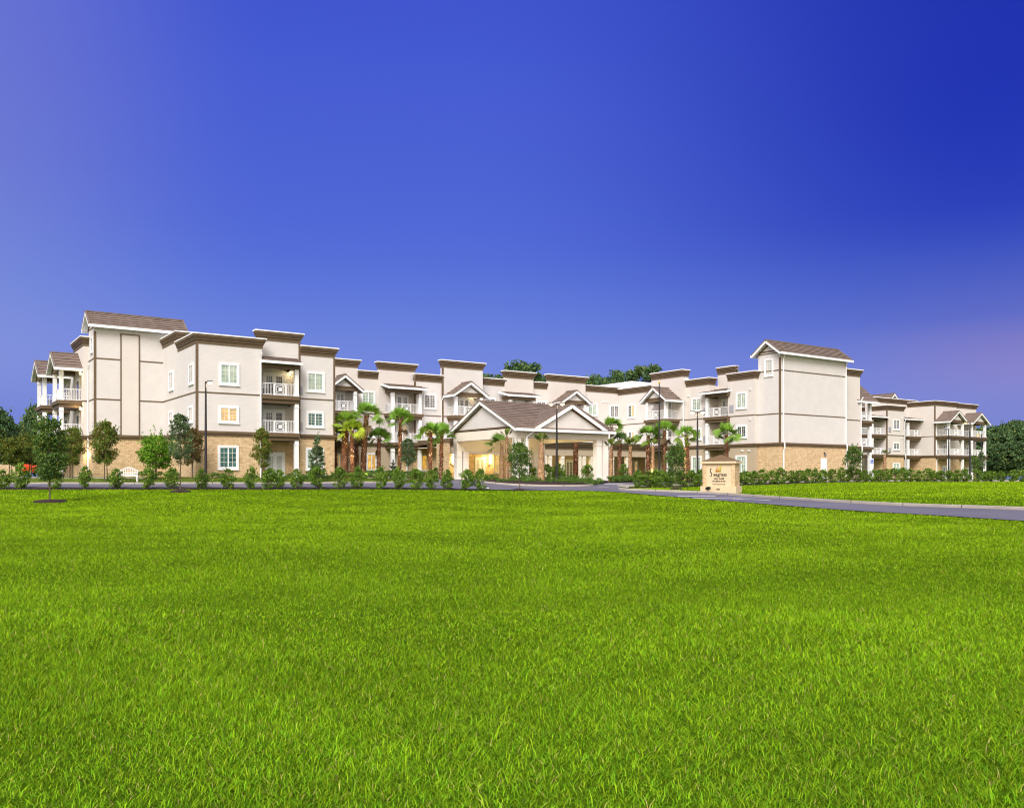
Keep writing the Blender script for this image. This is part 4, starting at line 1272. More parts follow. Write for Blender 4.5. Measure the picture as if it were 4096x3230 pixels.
RIGHT = [(3905, 1712, 168, 0, 'broadleaf tree seen through the end balcony openings'), (3968, 1708, 172, 1, 'broadleaf tree touching the right end of the building'), (4015, 1700, 178, 2, 'broadleaf tree second from the building end'),
         (4062, 1682, 182, 0, 'tallest broadleaf tree right of the building'), (4110, 1695, 176, 1, 'broadleaf tree cut by the right picture edge'), (3990, 1775, 160, 2, 'lower broadleaf tree in front of the right wood'), (4050, 1765, 158, 1, 'lower broadleaf tree at the right, near the edge'), (4096, 1770, 156, 0, 'lower broadleaf tree at the very right edge')]
for i, (px, yt, d, v, lb) in enumerate(RIGHT):
    tree_at(px, yt, d, wood[v], 12, lb, name='broadleaf_tree', rz=i * 1.7, wid=1.05, group='trees right of the building')
for i, (px, d, h) in enumerate(((4170, 178, 12), (4230, 170, 12), (4300, 176, 13), (4380, 170, 12), (3850, 175, 9))):
    x, y, z = ground(px, d)
    plant('broadleaf_tree', wood[i % 3], ('trunk', 'crown'), 'tree of the dark wood right of the building, outside its visible front row', 'tree', (x, y, z), i, h / 12, 'trees of the hidden wood edge')
LEFT = [(38, 1690, 118, 0, .8, 'blue-green tree behind the olive trees at far left'), (78, 1705, 122, 1, .7, 'blue-green tree second behind the olive trees'), (140, 1622, 125, 2, .55, 'tall dark tree beside the leftmost balcony'), (-12, 1635, 112, 1, .7, 'dark tree cut by the left picture edge'), (5, 1735, 115, 0, .8, 'low dark tree at the left edge')]
for i, (px, yt, d, v, w, lb) in enumerate(LEFT):
    tree_at(px, yt, d, wood[v], 12, lb, name='broadleaf_tree', rz=i * 2.1, wid=w, group='trees left of the building')
for i, (px, d) in enumerate(((-90, 110), (-170, 115), (-260, 120))):
    x, y, z = ground(px, d)
    plant('broadleaf_tree', wood[i], ('trunk', 'crown'), 'tree of the dark wood left of the picture', 'tree', (x, y, z), i, .8, 'trees of the hidden left wood')

# ---- hedge shrubs
SHR = ((.045, .11, .015), (.14, .255, .028), (.34, .46, .06), .16)
def shrub_proto(seed):
    g = np.random.default_rng(seed)
    V, F, Tn, C = crown_cloud(g, .10, 1.34, .53, 'oval', 60, 2700, .048, SHR, .34, .55, .9, shoots=7)
    V[:, 2] = np.maximum(V[:, 2], .0)
    mb = MB()
    for i in range(9):
        c = C[g.integers(0, len(C))]; a = g.uniform(0, 6.28)
        mb.tube([(.05 * math.cos(a), .05 * math.sin(a), -.1), (c[0] * .4, c[1] * .4, c[2] * .5), tuple(c)], [.016, .012, .005], 5, cap=False)
    return mb.mesh('stems', ['bark']), np_mesh('foliage', V, F, ['leaf'], Tn)
shr = [shrub_proto(60 + i) for i in range(6)]
LH = [(8, .92, 1), (82, 1.22, 1.12), (217, .98, .95), (340, 1.12, .8), (462, 1.0, .98), (590, 1.08, 1.0), (688, 1.0, 1.0), (806, .98, .92), (913, .98, .95), (1005, 1.06, .88), (1080, 1.03, 1.1), (1118, .95, .9), (1189, .98, .95), (1270, 1.15, 1.05),
      (1360, 1.03, 1.02), (1430, 1.06, 1.0), (1522, 1.06, .9), (1594, 1.05, .92), (1663, 1.03, .95), (1724, 1.0, .85), (1787, 1.0, .92), (1865, 1.06, .95), (1921, 1.04, .9)]
for i, (px, h, w) in enumerate(LH):
    x, y, z = ground(px, 61.0 + .25 * math.sin(i * 2.3))
    plant('hedge_shrub', shr[(i * 5 + i // 4) % 6], ('stems', 'foliage'), '%s rounded green shrub from the left in the hedge behind the lawn' % ORD[i], 'shrub', (x, y, z - .02), i * 1.9, (w, w, h), 'hedge shrubs behind the lawn, left of the entrance')
RHX = [2553, 2597, 2622, 2648, 2682, 2731, 2767, 2800, 2835, 2880, 2925, 2981, 3017, 3048, 3091, 3123, 3166, 3197, 3231, 3262, 3293, 3331, 3364, 3393, 3433, 3460, 3492, 3519, 3547, 3580, 3613, 3642, 3675, 3709, 3738, 3767, 3797, 3830, 3863, 3908, 3941, 3963, 4004, 4052, 4092, 4140]
HPX = np.array([2510, 2800, 2981, 3166, 3364, 3700, 4000, 4400.]); HD = np.array([71, 73.5, 77, 82, 88, 95, 100, 104.])
nl_, nr_, nf_ = 0, 0, 0
for i, px in enumerate(RHX):
    if 2822 < px < 2940: continue
    d = float(np.interp(px, HPX, HD)) + .3 * math.sin(i * 1.7)
    x, y, z = ground(px, d)
    if px < 2822:
        lb = '%s leafy hedge shrub from the left between the driveway and the sign' % ORD[nl_]; nl_ += 1
    elif px < 3440:
        lb = '%s leafy hedge shrub to the right of the stone sign' % ORD[nr_]; nr_ += 1
    else:
        lb = '%s small shrub from the tower end in the far right hedge row' % ORD[nf_]; nf_ += 1
    g = np.random.default_rng(i + 500)
    plant('hedge_shrub', shr[(i * 5 + 1) % 6], ('stems', 'foliage'), lb, 'shrub', (x, y, z - .02), i * 2.3, (g.uniform(.95, 1.25), g.uniform(.95, 1.25), g.uniform(.86, 1.08)), 'hedge shrubs right of the driveway')
# low plants in the beds
low = []
for k in range(3):
    g = np.random.default_rng(80 + k)
    V, F, Tn, C = crown_cloud(g, .04, .42, .42, 'oval', 26, 620, .055, ((.045, .11, .018), (.12, .22, .035), (.22, .31, .07), .15), .36, .35, .8)
    low.append(np_mesh('border_plant', V, F, ['leaf'], Tn))
def lowplant(px, d, s, lb, i, grp):
    x, y, z = ground(px, d)
    o = link('border_plant', low[i % 3], None, (x, y, z + .08)); o.rotation_euler = (0, 0, i * 1.3); o.scale = (s, s, s)
    tag(o, lb, 'plant', grp)
i = 0
for row, (dd, n, sc) in enumerate(((74.2, 17, .95), (76.2, 16, 1.2))):
    for k in range(n):
        px = 1950 + (2410 - 1950) * (k + .5 * (row)) / n + 4 * math.sin(k * 3.1)
        dq = dd + (1.2 if px < 1990 else 0) + .4 * math.sin(k * 1.9)
        lowplant(px, dq, sc * (1 + .2 * math.sin(k * 5.3)), '%s green border plant from the left in the %s row of the canopy bed' % (ORD[k], ('front', 'back')[row]), i, 'border plants in the bed before the canopy'); i += 1
for k in range(9):
    lowplant(2450 + k * 14, 78.5 + .2 * k, 1.25, '%s border plant right of the canopy columns' % ORD[k], i, 'border plants right of the canopy'); i += 1
for k in range(14):
    lowplant(1385 + k * 24, 79.0 if k > 3 else 81, 1.45, '%s low dark plant from the left under the palm row' % ORD[k], i, 'low plants under the palms'); i += 1
for k, px in enumerate((855, 880, 1000, 1155, 1215, 1240, 1290, 1320, 640, 560, 330, 240)):
    lowplant(px, 71.0 if px > 700 else 76, .9, 'small low bush at the stone wall foot, %s counted from the left window' % ORD[k], i, 'low bushes at the wall foot'); i += 1
for k, (px, d, s) in enumerate(((2118, 79.5, 1.15), (2190, 80, 1.05), (2222, 80, 1.0), (2240, 80, 1.1), (2352, 79.6, 1.1), (1742, 84, .8), (2496, 90, 1.1))):
    x, y, z = ground(px, d)
    plant('garden_shrub', shr[k % 6], ('stems', 'foliage'), ('%s dark shrub from the left among the porch columns' % ORD[k]) if 2100 < px < 2400 else ('dark shrub between the two right palms of the left group' if px < 2000 else 'dark shrub beside the brown palm right of the canopy'), 'shrub', (x, y, z), k, s, 'shrubs along the porch')

# ---- palms
def palm_proto(seed, H, r, CR, nfr, green, old=True, skirt=0, lean=0., tuft=False, droop=.35, one_side=False):
    """trunk with leaf-base boots and a crown of fan fronds"""
    g = np.random.default_rng(seed)
    V, F, C = [], [], []
    def addv(vs, fs, c):
        b = len(V); V.extend(vs); F.extend([[b + q for q in f] for f in fs]); C.extend([c] * len(vs) if not isinstance(c, list) else c)
    n, m = 12, 18
    base = (.185, .085, .045) if old else (.36, .22, .12)
    ax = lambda t: np.array([lean * t ** 1.4, 0, H * t])
    pr = []
    for k in range(m + 1):
        t = k / m; c = ax(t); rr = r * (1.15 - .25 * t + (.25 if k == 0 else 0)) * (1 if old else 1.0 - .35 * t)
        for q in range(n):
            a = 2 * math.pi * q / n; u = rr * g.uniform(.88, 1.12)
            V.append((c[0] + u * math.cos(a), c[1] + u * math.sin(a), c[2] - (.2 if k == 0 else 0)))
            C.append(tuple(np.array(base) * g.uniform(.6, 1.5)))
    F += [[k * n + q, k * n + (q + 1) % n, (k + 1) * n + (q + 1) % n] for k in range(m) for q in range(n)] + [[k * n + q, (k + 1) * n + (q + 1) % n, (k + 1) * n + q] for k in range(m) for q in range(n)]
    nb = int(H * 46)
    for i in range(nb):                                               # boots
        t = (i + .5) / nb; a = i * 2.399; c = ax(t); rr = r * (1.12 - .25 * t) * (1 if old else 1.0 - .35 * t)
        d = np.array([math.cos(a), math.sin(a), 0]); tg = np.array([-math.sin(a), math.cos(a), 0]); up = np.array([0, 0, 1.])
        L, w = g.uniform(.10, .24) * (1 if old else .8), g.uniform(.05, .09)
        p = c + d * rr * .95
        tip = p + d * L * g.uniform(.5, .9) + up * L * g.uniform(.3, 1.0)
        lt = g.uniform() < (.33 if old else .35)
        col = np.array((.52, .38, .28) if lt else base) * g.uniform(.6, 1.6)
        addv([tuple(p - tg * w), tuple(p + tg * w), tuple(tip + tg * w * .35), tuple(tip - tg * w * .35), tuple(p - up * L * .3)], [[0, 1, 2], [0, 2, 3], [0, 4, 1]], tuple(col))
    nt_ = len(F)
    top = ax(1.0)
    tv, tf, tcol = np.array(V), np.array(F), np.array(C)
    trunk = np_mesh('trunk', tv, tf, ['palm_bark'], tcol)
    V, F, C = [], [], []
    def frond(az, el, pl, fr, spread, col, dr):
        d = np.array([math.cos(az) * math.cos(el), math.sin(az) * math.cos(el), math.sin(el)])
        side = np.array([-math.sin(az), math.cos(az), 0.])
        upn = np.cross(d, side) * -1
        p0 = top + np.array([math.cos(az), math.sin(az), 0]) * r * .5
        hub = p0 + d * pl + np.array([0, 0, -dr * pl * .35])
        wd = side * .022
        addv([tuple(p0 - wd), tuple(p0 + wd), tuple(hub + wd * .6), tuple(hub - wd * .6)], [[0, 1, 2], [0, 2, 3]], tuple(np.array((.14, .20, .03)) * g.uniform(.7, 1.2)))
        d2 = d + np.array([0, 0, -dr * .55]); d2 /= np.linalg.norm(d2)
        up2 = np.cross(side, d2)
        ro = g.uniform(-1.0, 1.0)
        side, up2 = side * math.cos(ro) + up2 * math.sin(ro), up2 * math.cos(ro) - side * math.sin(ro)
        ns = 23
        for k in range(ns):
            q = (k / (ns - 1) - .5) * 2
            a = q * spread / 2
            dv = d2 * math.cos(a) + side * math.sin(a) + up2 * (-.10 + .22 * abs(q))
            dv /= np.linalg.norm(dv)
            L = fr * (1 - .28 * abs(q) ** 1.5) * g.uniform(.88, 1.08)
            tg = np.cross(dv, up2); tg /= np.linalg.norm(tg); w = fr * .052
            mid = hub + dv * L * .52
            tip = hub + dv * L + np.array([0, 0, -dr * L * .34 * g.uniform(.6, 1.4)])
            cc = np.array(col) * g.uniform(.72, 1.25)
            addv([tuple(hub - tg * w * .18), tuple(hub + tg * w * .18), tuple(mid + tg * w + up2 * .03 * (k % 2)), tuple(mid - tg * w), tuple(tip)], [[0, 1, 2], [0, 2, 3], [3, 2, 4]], tuple(cc))
    G0, G1 = np.array(green[0]), np.array(green[1])
    for i in range(nfr):
        t = (i + .5) / nfr
        az = i * 2.399 + g.uniform(-.3, .3)
        if one_side: az = math.pi + g.uniform(-.6, .6)
        el = (R(86) - t ** 1.1 * R(104 if not tuft else 40)) + g.uniform(-.15, .15)
        col = G0 * (1 - t) + G1 * t
        if skirt and t > 1 - skirt: col = np.array((.20, .14, .065)) * g.uniform(.6, 1.1); el = R(-72) + g.uniform(-.15, .15)
        frond(az, el, CR * (.30 + .32 * t if not tuft else .25) * g.uniform(.85, 1.15), CR * g.uniform(.56, .70), R(175) if not tuft else R(46), col, droop * (.4 + 1.3 * t))
    crown = np_mesh('crown', np.array(V), np.array(F), ['leaf'], np.array(C))
    return trunk, crown

GR = ((.20, .40, .045), (.14, .23, .04)); YL = ((.26, .40, .03), (.36, .42, .04)); DK = ((.08, .15, .035), (.07, .10, .03))
def palm(px, ytop, d, label, seed, r=.2, Rr=1.35, nfr=26, green=GR, old=True, skirt=0, xtop=None, tuft=False, group=None, rz=0, z_off=0, **k):
    x, y, z = ground(px, d)
    H = EYE + (HY - ytop) * d / FPX - z
    lean = 0 if xtop is None else (xtop - px) * d / FPX
    if not tuft: Rr *= .88; nfr = max(9, int(nfr * .78)) if nfr > 8 else nfr
    t, c = palm_proto(seed, H, r, Rr, nfr, green, old, skirt, lean, tuft, **k)
    return plant('palm_tree', (t, c), ('trunk', 'crown'), label, 'palm', (x, y, z - .02), rz, 1.0, group)
palm(1377, 1690, 80, 'thickest fan palm of the left group, beside the siding block corner', 101, .30, 1.45, 30, ((.20, .36, .04), (.26, .36, .045)), xtop=1383)
palm(1410, 1718, 79, 'yellow-green fan palm with bright rust trunk in the left group', 102, .19, 1.4, 28, YL, xtop=1407, droop=.6)
palm(1426, 1726, 84, 'dark fan palm behind the left palm group', 103, .18, 1.2, 22, DK, skirt=.4)
palm(1452, 1659, 81, 'tallest leaning fan palm of the left group', 104, .24, 1.65, 32, GR, skirt=.08, xtop=1466)
palm(1514, 1754, 82, 'shorter fan palm right of the lit window in the left group', 105, .165, 1.5, 30, ((.17, .34, .045), (.12, .21, .04)), xtop=1516, skirt=.06)
palm(1341, 1735, 85, 'shadowy fan palm half hidden by the left block corner', 106, .2, 1.3, 24, DK, skirt=.35)
palm(1598, 1676, 82, 'slender fan palm in front of the courtyard balcony column', 107, .15, 1.55, 30, GR, xtop=1603, skirt=.07)
palm(1720, 1730, 82, 'left fan palm of the pair before the stone entrance wall', 108, .16, 1.5, 28, GR, xtop=1722, skirt=.08)
palm(1764, 1736, 83, 'right fan palm of the pair before the stone entrance wall', 109, .15, 1.55, 28, GR, xtop=1766)
palm(2303, 1715, 92, 'dark palm trunk rising behind the canopy beam', 110, .24, 1.2, 20, DK)
palm(2446, 1708, 97, 'fan palm whose crown shows above the right canopy roof edge', 111, .16, 1.6, 26, GR)
palm(2478, 1760, 91, 'dark brown palm just right of the canopy', 112, .20, 1.25, 24, DK)
palm(2591, 1742, 84, 'fan palm left of the flagpole', 113, .165, 1.45, 28, GR, xtop=2593)
palm(2658, 1722, 84, 'fan palm with a skirt of dead fronds right of the flagpole', 114, .165, 1.4, 30, GR, skirt=.32)
palm(2752, 1738, 83, 'fan palm just left of the double street lamp by the sign', 115, .165, 1.3, 24, GR, xtop=2746)
palm(2906, 1737, 83, 'fan palm rising behind the stone sign', 116, .17, 1.6, 22, ((.21, .38, .045), (.16, .28, .045)))
tan = dict(old=False, nfr=7, Rr=1.0, green=((.13, .19, .03), (.16, .20, .04)), tuft=True)
palm(2007, 1776, 76.5, 'young tan-trunked palm with one open fan in the canopy bed', 120, .17, 1.5, 6, ((.10, .19, .03), (.12, .20, .03)), False, one_side=True)
palm(2027, 1745, 75.2, 'thin young palm with trimmed tuft beside the open-fan palm', 121, .15, **tan)
palm(2083, 1760, 78.6, 'thin young palm behind the small oak at the canopy corner', 122, .12, **tan)
palm(2165, 1765, 76, 'stout young palm with cut tuft left of the canopy lamp post', 123, .30, old=False, nfr=9, Rr=1.05, green=((.13, .19, .03), (.14, .20, .04)), tuft=True)
palm(2443, 1785, 79.5, 'young palm touching the right canopy column', 124, .19, **tan)
palm(2521, 1782, 83, 'young tan palm with upright fronds right of the canopy', 125, .20, 1.15, 9, ((.16, .22, .03), (.15, .19, .03)), False, tuft=True)
palm(2611, 1782, 82, 'bare tan palm trunk with a tiny tuft beside the flagpole', 126, .18, **tan)
palm(2738, 1790, 82, 'bare tan palm trunk left of the rust-trunked palm by the lamp', 127, .18, **tan)
palm(3538, 1818, 112, 'young palm stub before the far right porch light', 128, .25, old=False, nfr=6, Rr=.9, green=((.10, .14, .03), (.13, .15, .04)), tuft=True)

# ------------------------------------------------------------------ street furniture
def lamp_post(px, ytop, d, heads, label, lit=True, arm=.32, color='lamp_glow', energy=60):
    x, y, z = ground(px, d)
    H = EYE + (HY - ytop) * d / FPX - z
    t = thing('street_lamp', label, 'street lamp', (x, y, z), 0, 'street lamps round the residence')
    mb = MB(); mb.lathe([(.20, -.1), (.20, .55), (.17, .6), (.085, .62)], 14); mb.build('base', 'concrete' if False else 'pole_bronze', t)
    mb = MB(); mb.tube([(0, 0, .55), (0, 0, H * .5), (0, 0, H - .1)], [.105, .09, .065], 10); mb.tube([(0, 0, H - .1), (0, 0, H + .04)], .075, 10); mb.build('pole', 'pole_bronze', t)
    for sg in heads:
        mb = MB(); mb.bar((0, 0, H - .05), (sg * arm, 0, H - .0), .05, .06)
        mb.add([(sg * arm * .75, -.14, H + .0), (sg * arm * .75, .14, H + .0), (sg * (arm + .42), .12, H + .03), (sg * (arm + .42), -.12, H + .03),
                (sg * arm * .85, -.10, H + .11), (sg * arm * .85, .10, H + .11), (sg * (arm + .36), .08, H + .09), (sg * (arm + .36), -.08, H + .09)],
               [(0, 1, 2, 3), (4, 5, 6, 7), (0, 1, 5, 4), (1, 2, 6, 5), (2, 3, 7, 6), (3, 0, 4, 7)])
        h = mb.build('lamp_head', 'pole_bronze' if lit else 'vent_grey', t)
        mb = MB(); a, b = sorted((sg * arm * .95, sg * (arm + .38)))
        n = 12; cxm, rx_ = (a + b) / 2, (b - a) / 2
        prof = [(1.0, -.002), (.95, -.09), (.65, -.16), (.0, -.19)]
        vs = [(cxm + rx_ * p * math.cos(2 * math.pi * q / n), .135 * p * math.sin(2 * math.pi * q / n), H + zz) for p, zz in prof for q in range(n)]
        fs = [(i * n + q, i * n + (q + 1) % n, (i + 1) * n + (q + 1) % n, (i + 1) * n + q) for i in range(len(prof) - 1) for q in range(n)]
        mb.add(vs, fs); mb.build('lamp_lens', color if lit else 'pane_grey', h)
        if lit:
            ld = bpy.data.lights.new('street_lamp_light', 'POINT'); ld.energy = energy; ld.color = (1, .82, .52); ld.shadow_soft_size = .15
            lo = bpy.data.objects.new('street_lamp_light', ld); COL.objects.link(lo); lo.parent = h; lo.location = (cxm, -.05, H - .25)
    return t
lamp_post(823, 1527, 66.5, (1,), 'single-headed lit street lamp on a dark pole before the left block', arm=.15)
lamp_post(2227, 1613, 75.0, (-1, 1), 'double-headed lit street lamp in the canopy bed', arm=.30)
lamp_post(2790, 1647, 79, (-1, 1), 'double-headed lit street lamp between the palms and the sign', arm=.28)
lamp_post(3880, 1689, 108, (-1,), 'tallest amber-lit lamp before the far right balconies', arm=.35, color='lamp_amber', energy=25)
lamp_post(3795, 1714, 114, (-1,), 'unlit street lamp before the far right balconies', lit=False, arm=.15)
lamp_post(3925, 1739, 122, (-1,), 'rightmost amber-lit street lamp, lower than its neighbour', arm=.25, color='lamp_amber', energy=20)

x, y, z = ground(2637, 81)
H = EYE + (HY - 1533) * 81 / FPX - z
t = thing('flagpole', 'tall bare brown flagpole with gold ball between the palms', 'flagpole', (x, y, z))
mb = MB(); mb.lathe([(.17, -.05), (.17, .08), (.10, .16)], 14); mb.build('base', 'pole_bronze', t)
mb = MB(); mb.tube([(0, 0, 0), (0, 0, H * .4), (0, 0, H)], [.085, .075, .045], 10); mb.build('pole', 'pole_bronze', t)
mb = MB(); mb.lathe([(0, H - .02)] + [(.11 * math.sin(a), H + .10 - .11 * math.cos(a)) for a in [math.pi * k / 8 for k in range(1, 8)]] + [(0, H + .21)], 12); mb.build('finial', 'gold', t)

# white garden bench with an arched back
x, y, z = ground(514, 67.2)
t = thing('garden_bench', 'white slatted garden bench with arched back behind the hedge', 'bench', (x, y, z), R(18))
W2 = .62
mb = MB()
for k in range(5): mb.box(-W2, W2, -.28 + k * .11, -.19 + k * .11, .42, .45)
mb.build('seat', 'white_paint', t)
mb = MB()
def arch(u): return .88 + .16 * math.cos(u / W2 * math.pi / 2) ** 1.0 + (.07 if abs(u) < W2 * .45 else 0)
prev = None
for k in range(13):
    u = -W2 + 2 * W2 * k / 12
    p = (u, .30, arch(u))
    if prev: mb.bar(prev, p, .05, .06)
    prev = p
for k in range(1, 10):
    u = -W2 + 2 * W2 * k / 10; mb.box(u - .016, u + .016, .285, .315, .5, arch(u))
mb.box(-W2, W2, .275, .325, .48, .54); mb.box(-W2, W2, .28, .32, .68, .72)
mb.build('backrest', 'white_paint', t)
for sx_ in (-1, 1):
    for yy, h in ((-.27, .64), (.30, .9)):
        mb = MB(); mb.box(sx_ * W2 - .035, sx_ * W2 + .035, yy - .035, yy + .035, -.05, h); mb.build('leg', 'white_paint', t)
    mb = MB(); mb.box(sx_ * W2 - .05, sx_ * W2 + .05, -.34, .27, .64, .68); mb.tube([(sx_ * W2 - .05, -.34, .66), (sx_ * W2 + .05, -.34, .66)], .045, 10); mb.build('armrest', 'white_paint', t)

# tiered fountain
x, y, z = ground(1573, 80.5)
t = thing('tiered_fountain', 'dark grey three-tiered stone fountain under the slender palm', 'fountain', (x, y, z))
mb = MB(); mb.lathe([(.40, -.1), (.40, .10), (.27, .16), (.20, .30), (.22, .45), (.30, .55)], 20); mb.build('pedestal', 'fountain_stone', t)
mb = MB(); mb.lathe([(.14, .50), (.42, .66), (.56, .78), (.58, .82), (.54, .82), (.40, .72), (.12, .66)], 24); mb.build('lower_bowl', 'fountain_stone', t)
mb = MB(); mb.lathe([(.13, .66), (.16, .78), (.13, .90), (.26, 1.06), (.38, 1.17), (.39, 1.21), (.35, 1.21), (.22, 1.12), (.09, 1.08)], 24); mb.build('middle_bowl', 'fountain_stone', t)
mb = MB(); mb.lathe([(.09, 1.08), (.11, 1.18), (.09, 1.28), (.16, 1.38), (.24, 1.46), (.24, 1.49), (.20, 1.49), (.07, 1.44)], 20); mb.build('upper_bowl', 'fountain_stone', t)
mb = MB(); mb.lathe([(.07, 1.44), (.10, 1.54), (.05, 1.62), (.09, 1.70), (.03, 1.80), (0, 1.86)], 16); mb.build('finial', 'fountain_stone', t)

# white rocking chairs on the porch
def chair(px, d, rz, lb, loc=None, mat='white_paint', name='rocking_chair', grp='white porch rocking chairs'):
    x, y, z = ground(px, d)
    t = thing(name, lb, 'chair', loc or (x, y, z + .12), rz, grp)
    mb = MB()
    for k in range(5): mb.box(-.28, .28, -.25 + k * .1, -.17 + k * .1, .42, .45)
    mb.build('seat', mat, t)
    mb = MB()
    for k in range(6): mb.bar((-.25 + k * .1, .25, .45), (-.25 + k * .1, .42, 1.12), .06, .02)
    mb.bar((-.3, .42, 1.12), (.3, .42, 1.12), .04, .08); mb.build('backrest', mat, t)
    for sx_ in (-1, 1):
        for yy in (-.25, .24):
            mb = MB(); mb.box(sx_ * .29 - .025, sx_ * .29 + .025, yy - .025, yy + .025, .03, .64); mb.build('leg', mat, t)
        mb = MB(); mb.box(sx_ * .30 - .04, sx_ * .30 + .04, -.32, .34, .64, .67); mb.build('armrest', mat, t)
        mb = MB(); P = [(sx_ * .29, -.45 + .95 * k / 8, .10 * (abs(k - 4) / 4) ** 2 - .0) for k in range(9)]
        for p, q_ in zip(P, P[1:]): mb.bar(p, q_, .035, .05)
        mb.build('rocker', mat, t)
chair(2041, 86.2, R(35), 'white rocking chair beside the paired young palms')
chair(2088, 86.0, R(30), 'white rocking chair partly hidden behind the canopy corner column')

for u, v, f, rz, lb in ((11.9, 97.3, FL3, R(-60), 'black patio chair on the leftmost top balcony, nearer the corner column'), (11.9, 98.9, FL3, R(-100), 'black patio chair on the leftmost top balcony, nearer the wall end')):
    chair(0, 90, rz + PHI, lb, (*uv2xy(u, v), EYE + f + .01), 'black_plastic', 'patio_chair', 'patio chairs on the left balcony')
chair(0, 90, R(-30) + PHI, 'black patio chair on the top balcony beside the right tower', (*uv2xy(77.6, vo0 + .9), EYE + FL3 + .01), 'black_plastic', 'patio_chair', None)
chair(0, 90, R(200) + PHI, 'black patio chair on the left block top balcony', (*uv2xy(U1b + 1.0, 74.9), EYE + FL3 + .01), 'black_plastic', 'patio_chair', None)

# entrance monument sign
x, y, z = ground(2884, 58)
SG = thing('monument_sign', 'cream monument sign with stone ends and brown hipped cap', 'sign', (x, y, z), R(-35))
SG.scale = (.93, .93, 1.03)
W1, D1 = 1.22, .46
mb = MB(); mb.box(-W1 - .10, W1 + .10, -D1 - .10, D1 + .10, -.5, .42); mb.build('base', 'sign_face', SG)
mb = MB(); mb.box(-.93, .93, -D1 + .06, D1 - .06, .42, 1.86); mb.build('sign_panel', 'sign_face', SG)
for sx_ in (-1, 1):
    mb = MB(); mb.box(sx_ * .93, sx_ * (W1 - .02), -D1 + .02, D1 - .02, .42, 1.86); mb.build('stone_end', 'stone', SG)
mb = MB(); mb.box(-W1 - .10, W1 + .10, -D1 - .12, D1 + .12, 1.86, 1.99); mb.build('cap_moulding', 'sign_face', SG)
mb = MB(); a, b = W1 + .07, D1 + .09; rt = .42
mb.add([(-a, -b, 1.99), (a, -b, 1.99), (a, b, 1.99), (-a, b, 1.99), (-.10, 0, 1.99 + rt), (.10, 0, 1.99 + rt)], [(0, 1, 5, 4), (1, 2, 5), (2, 3, 4, 5), (3, 0, 4)])
mb.build('cap_roof', 'sign_roof', SG)
def text(body, size, x, z, mat, w=None, name='lettering', parent=SG, y=-D1 + .06, ext=.012, shear=0, weight=0.0, sz=1.0):
    cu = bpy.data.curves.new('lettering', 'FONT'); cu.body = body; cu.size = size; cu.align_x = 'CENTER'; cu.extrude = ext; cu.offset = weight; cu.shear = shear
    o = bpy.data.objects.new('tmp', cu); COL.objects.link(o)
    bpy.context.view_layer.update()
    me = bpy.data.meshes.new_from_object(o.evaluated_get(bpy.context.evaluated_depsgraph_get()))
    bpy.data.objects.remove(o)
    co = np.empty(len(me.vertices) * 3, np.float32); me.vertices.foreach_get('co', co); co = co.reshape(-1, 3)
    if w: co[:, 0] *= w / (co[:, 0].max() - co[:, 0].min())
    co[:, 0] -= (co[:, 0].max() + co[:, 0].min()) / 2
    out = np.c_[co[:, 0] + x, -co[:, 2] + y - .002, co[:, 1] * sz + z]
    me.vertices.foreach_set('co', out.astype(np.float32).ravel()); me.materials.clear(); me.materials.append(MAT[mat]); me.update()
    return link(name, me, parent)
text('eagrass', .30, .09, 1.06, 'letter_grey', .98, weight=.006)
text('VILLAGE', .155, .0, .84, 'letter_grey', .80, weight=.005)
text('OF FLEMING ISLAND', .105, .0, .69, 'letter_grey', .98, weight=.004)
text('A Senior Living Community', .085, .0, .505, 'letter_dark', .96, weight=.003)
text('1949', .15, .0, .16, 'letter_dark', .27, y=-D1 - .10, weight=.004)
def ribbon(pts, wid, mat, name):
    """flat tapering stroke standing on the sign face"""
    P = np.array(pts, float); t = np.linspace(0, 1, 22)
    P = np.c_[np.interp(t, np.linspace(0, 1, len(P)), P[:, 0]), np.interp(t, np.linspace(0, 1, len(P)), P[:, 1])]
    for _ in range(3): P[1:-1] = (P[:-2] + 2 * P[1:-1] + P[2:]) / 4
    tn = np.gradient(P, axis=0); tn /= np.linalg.norm(tn, axis=1)[:, None]; nn = np.c_[-tn[:, 1], tn[:, 0]]
    w = np.interp(t, np.linspace(0, 1, len(wid)), wid)[:, None] / 2
    L_, R_ = P + nn * w, P - nn * w
    mb = MB(); y0, y1 = -D1 + .058, -D1 + .042
    n = len(P)
    vs = [(p[0], y1, p[1]) for p in L_] + [(p[0], y1, p[1]) for p in R_] + [(p[0], y0, p[1]) for p in L_] + [(p[0], y0, p[1]) for p in R_]
    fs = []
    for i in range(n - 1): fs += [(i, i + 1, n + i + 1, n + i), (i, i + 1, 2 * n + i + 1, 2 * n + i), (n + i, n + i + 1, 3 * n + i + 1, 3 * n + i)]
    mb.add(vs, fs); return mb.build(name, mat, SG)
ribbon([(-.53, 1.52), (-.56, 1.55), (-.61, 1.54), (-.65, 1.47), (-.64, 1.38), (-.58, 1.28), (-.52, 1.19), (-.51, 1.11), (-.55, 1.05), (-.61, 1.03), (-.68, 1.05)], [.03, .04, .045, .055, .065, .07, .065, .055, .045, .04, .03], 'letter_grey', 'lettering')
ribbon([(-.13, 1.33), (-.20, 1.42), (-.24, 1.47), (-.10, 1.53), (.04, 1.34)], [.10, .10, .02, .02, .03], 'emblem_orange', 'emblem')
ribbon([(-.12, 1.33), (-.14, 1.46), (-.16, 1.58), (-.10, 1.66), (-.03, 1.56), (.02, 1.42), (.03, 1.34)], [.03, .03, .025, .02, .02, .03, .04], 'emblem_orange', 'emblem')
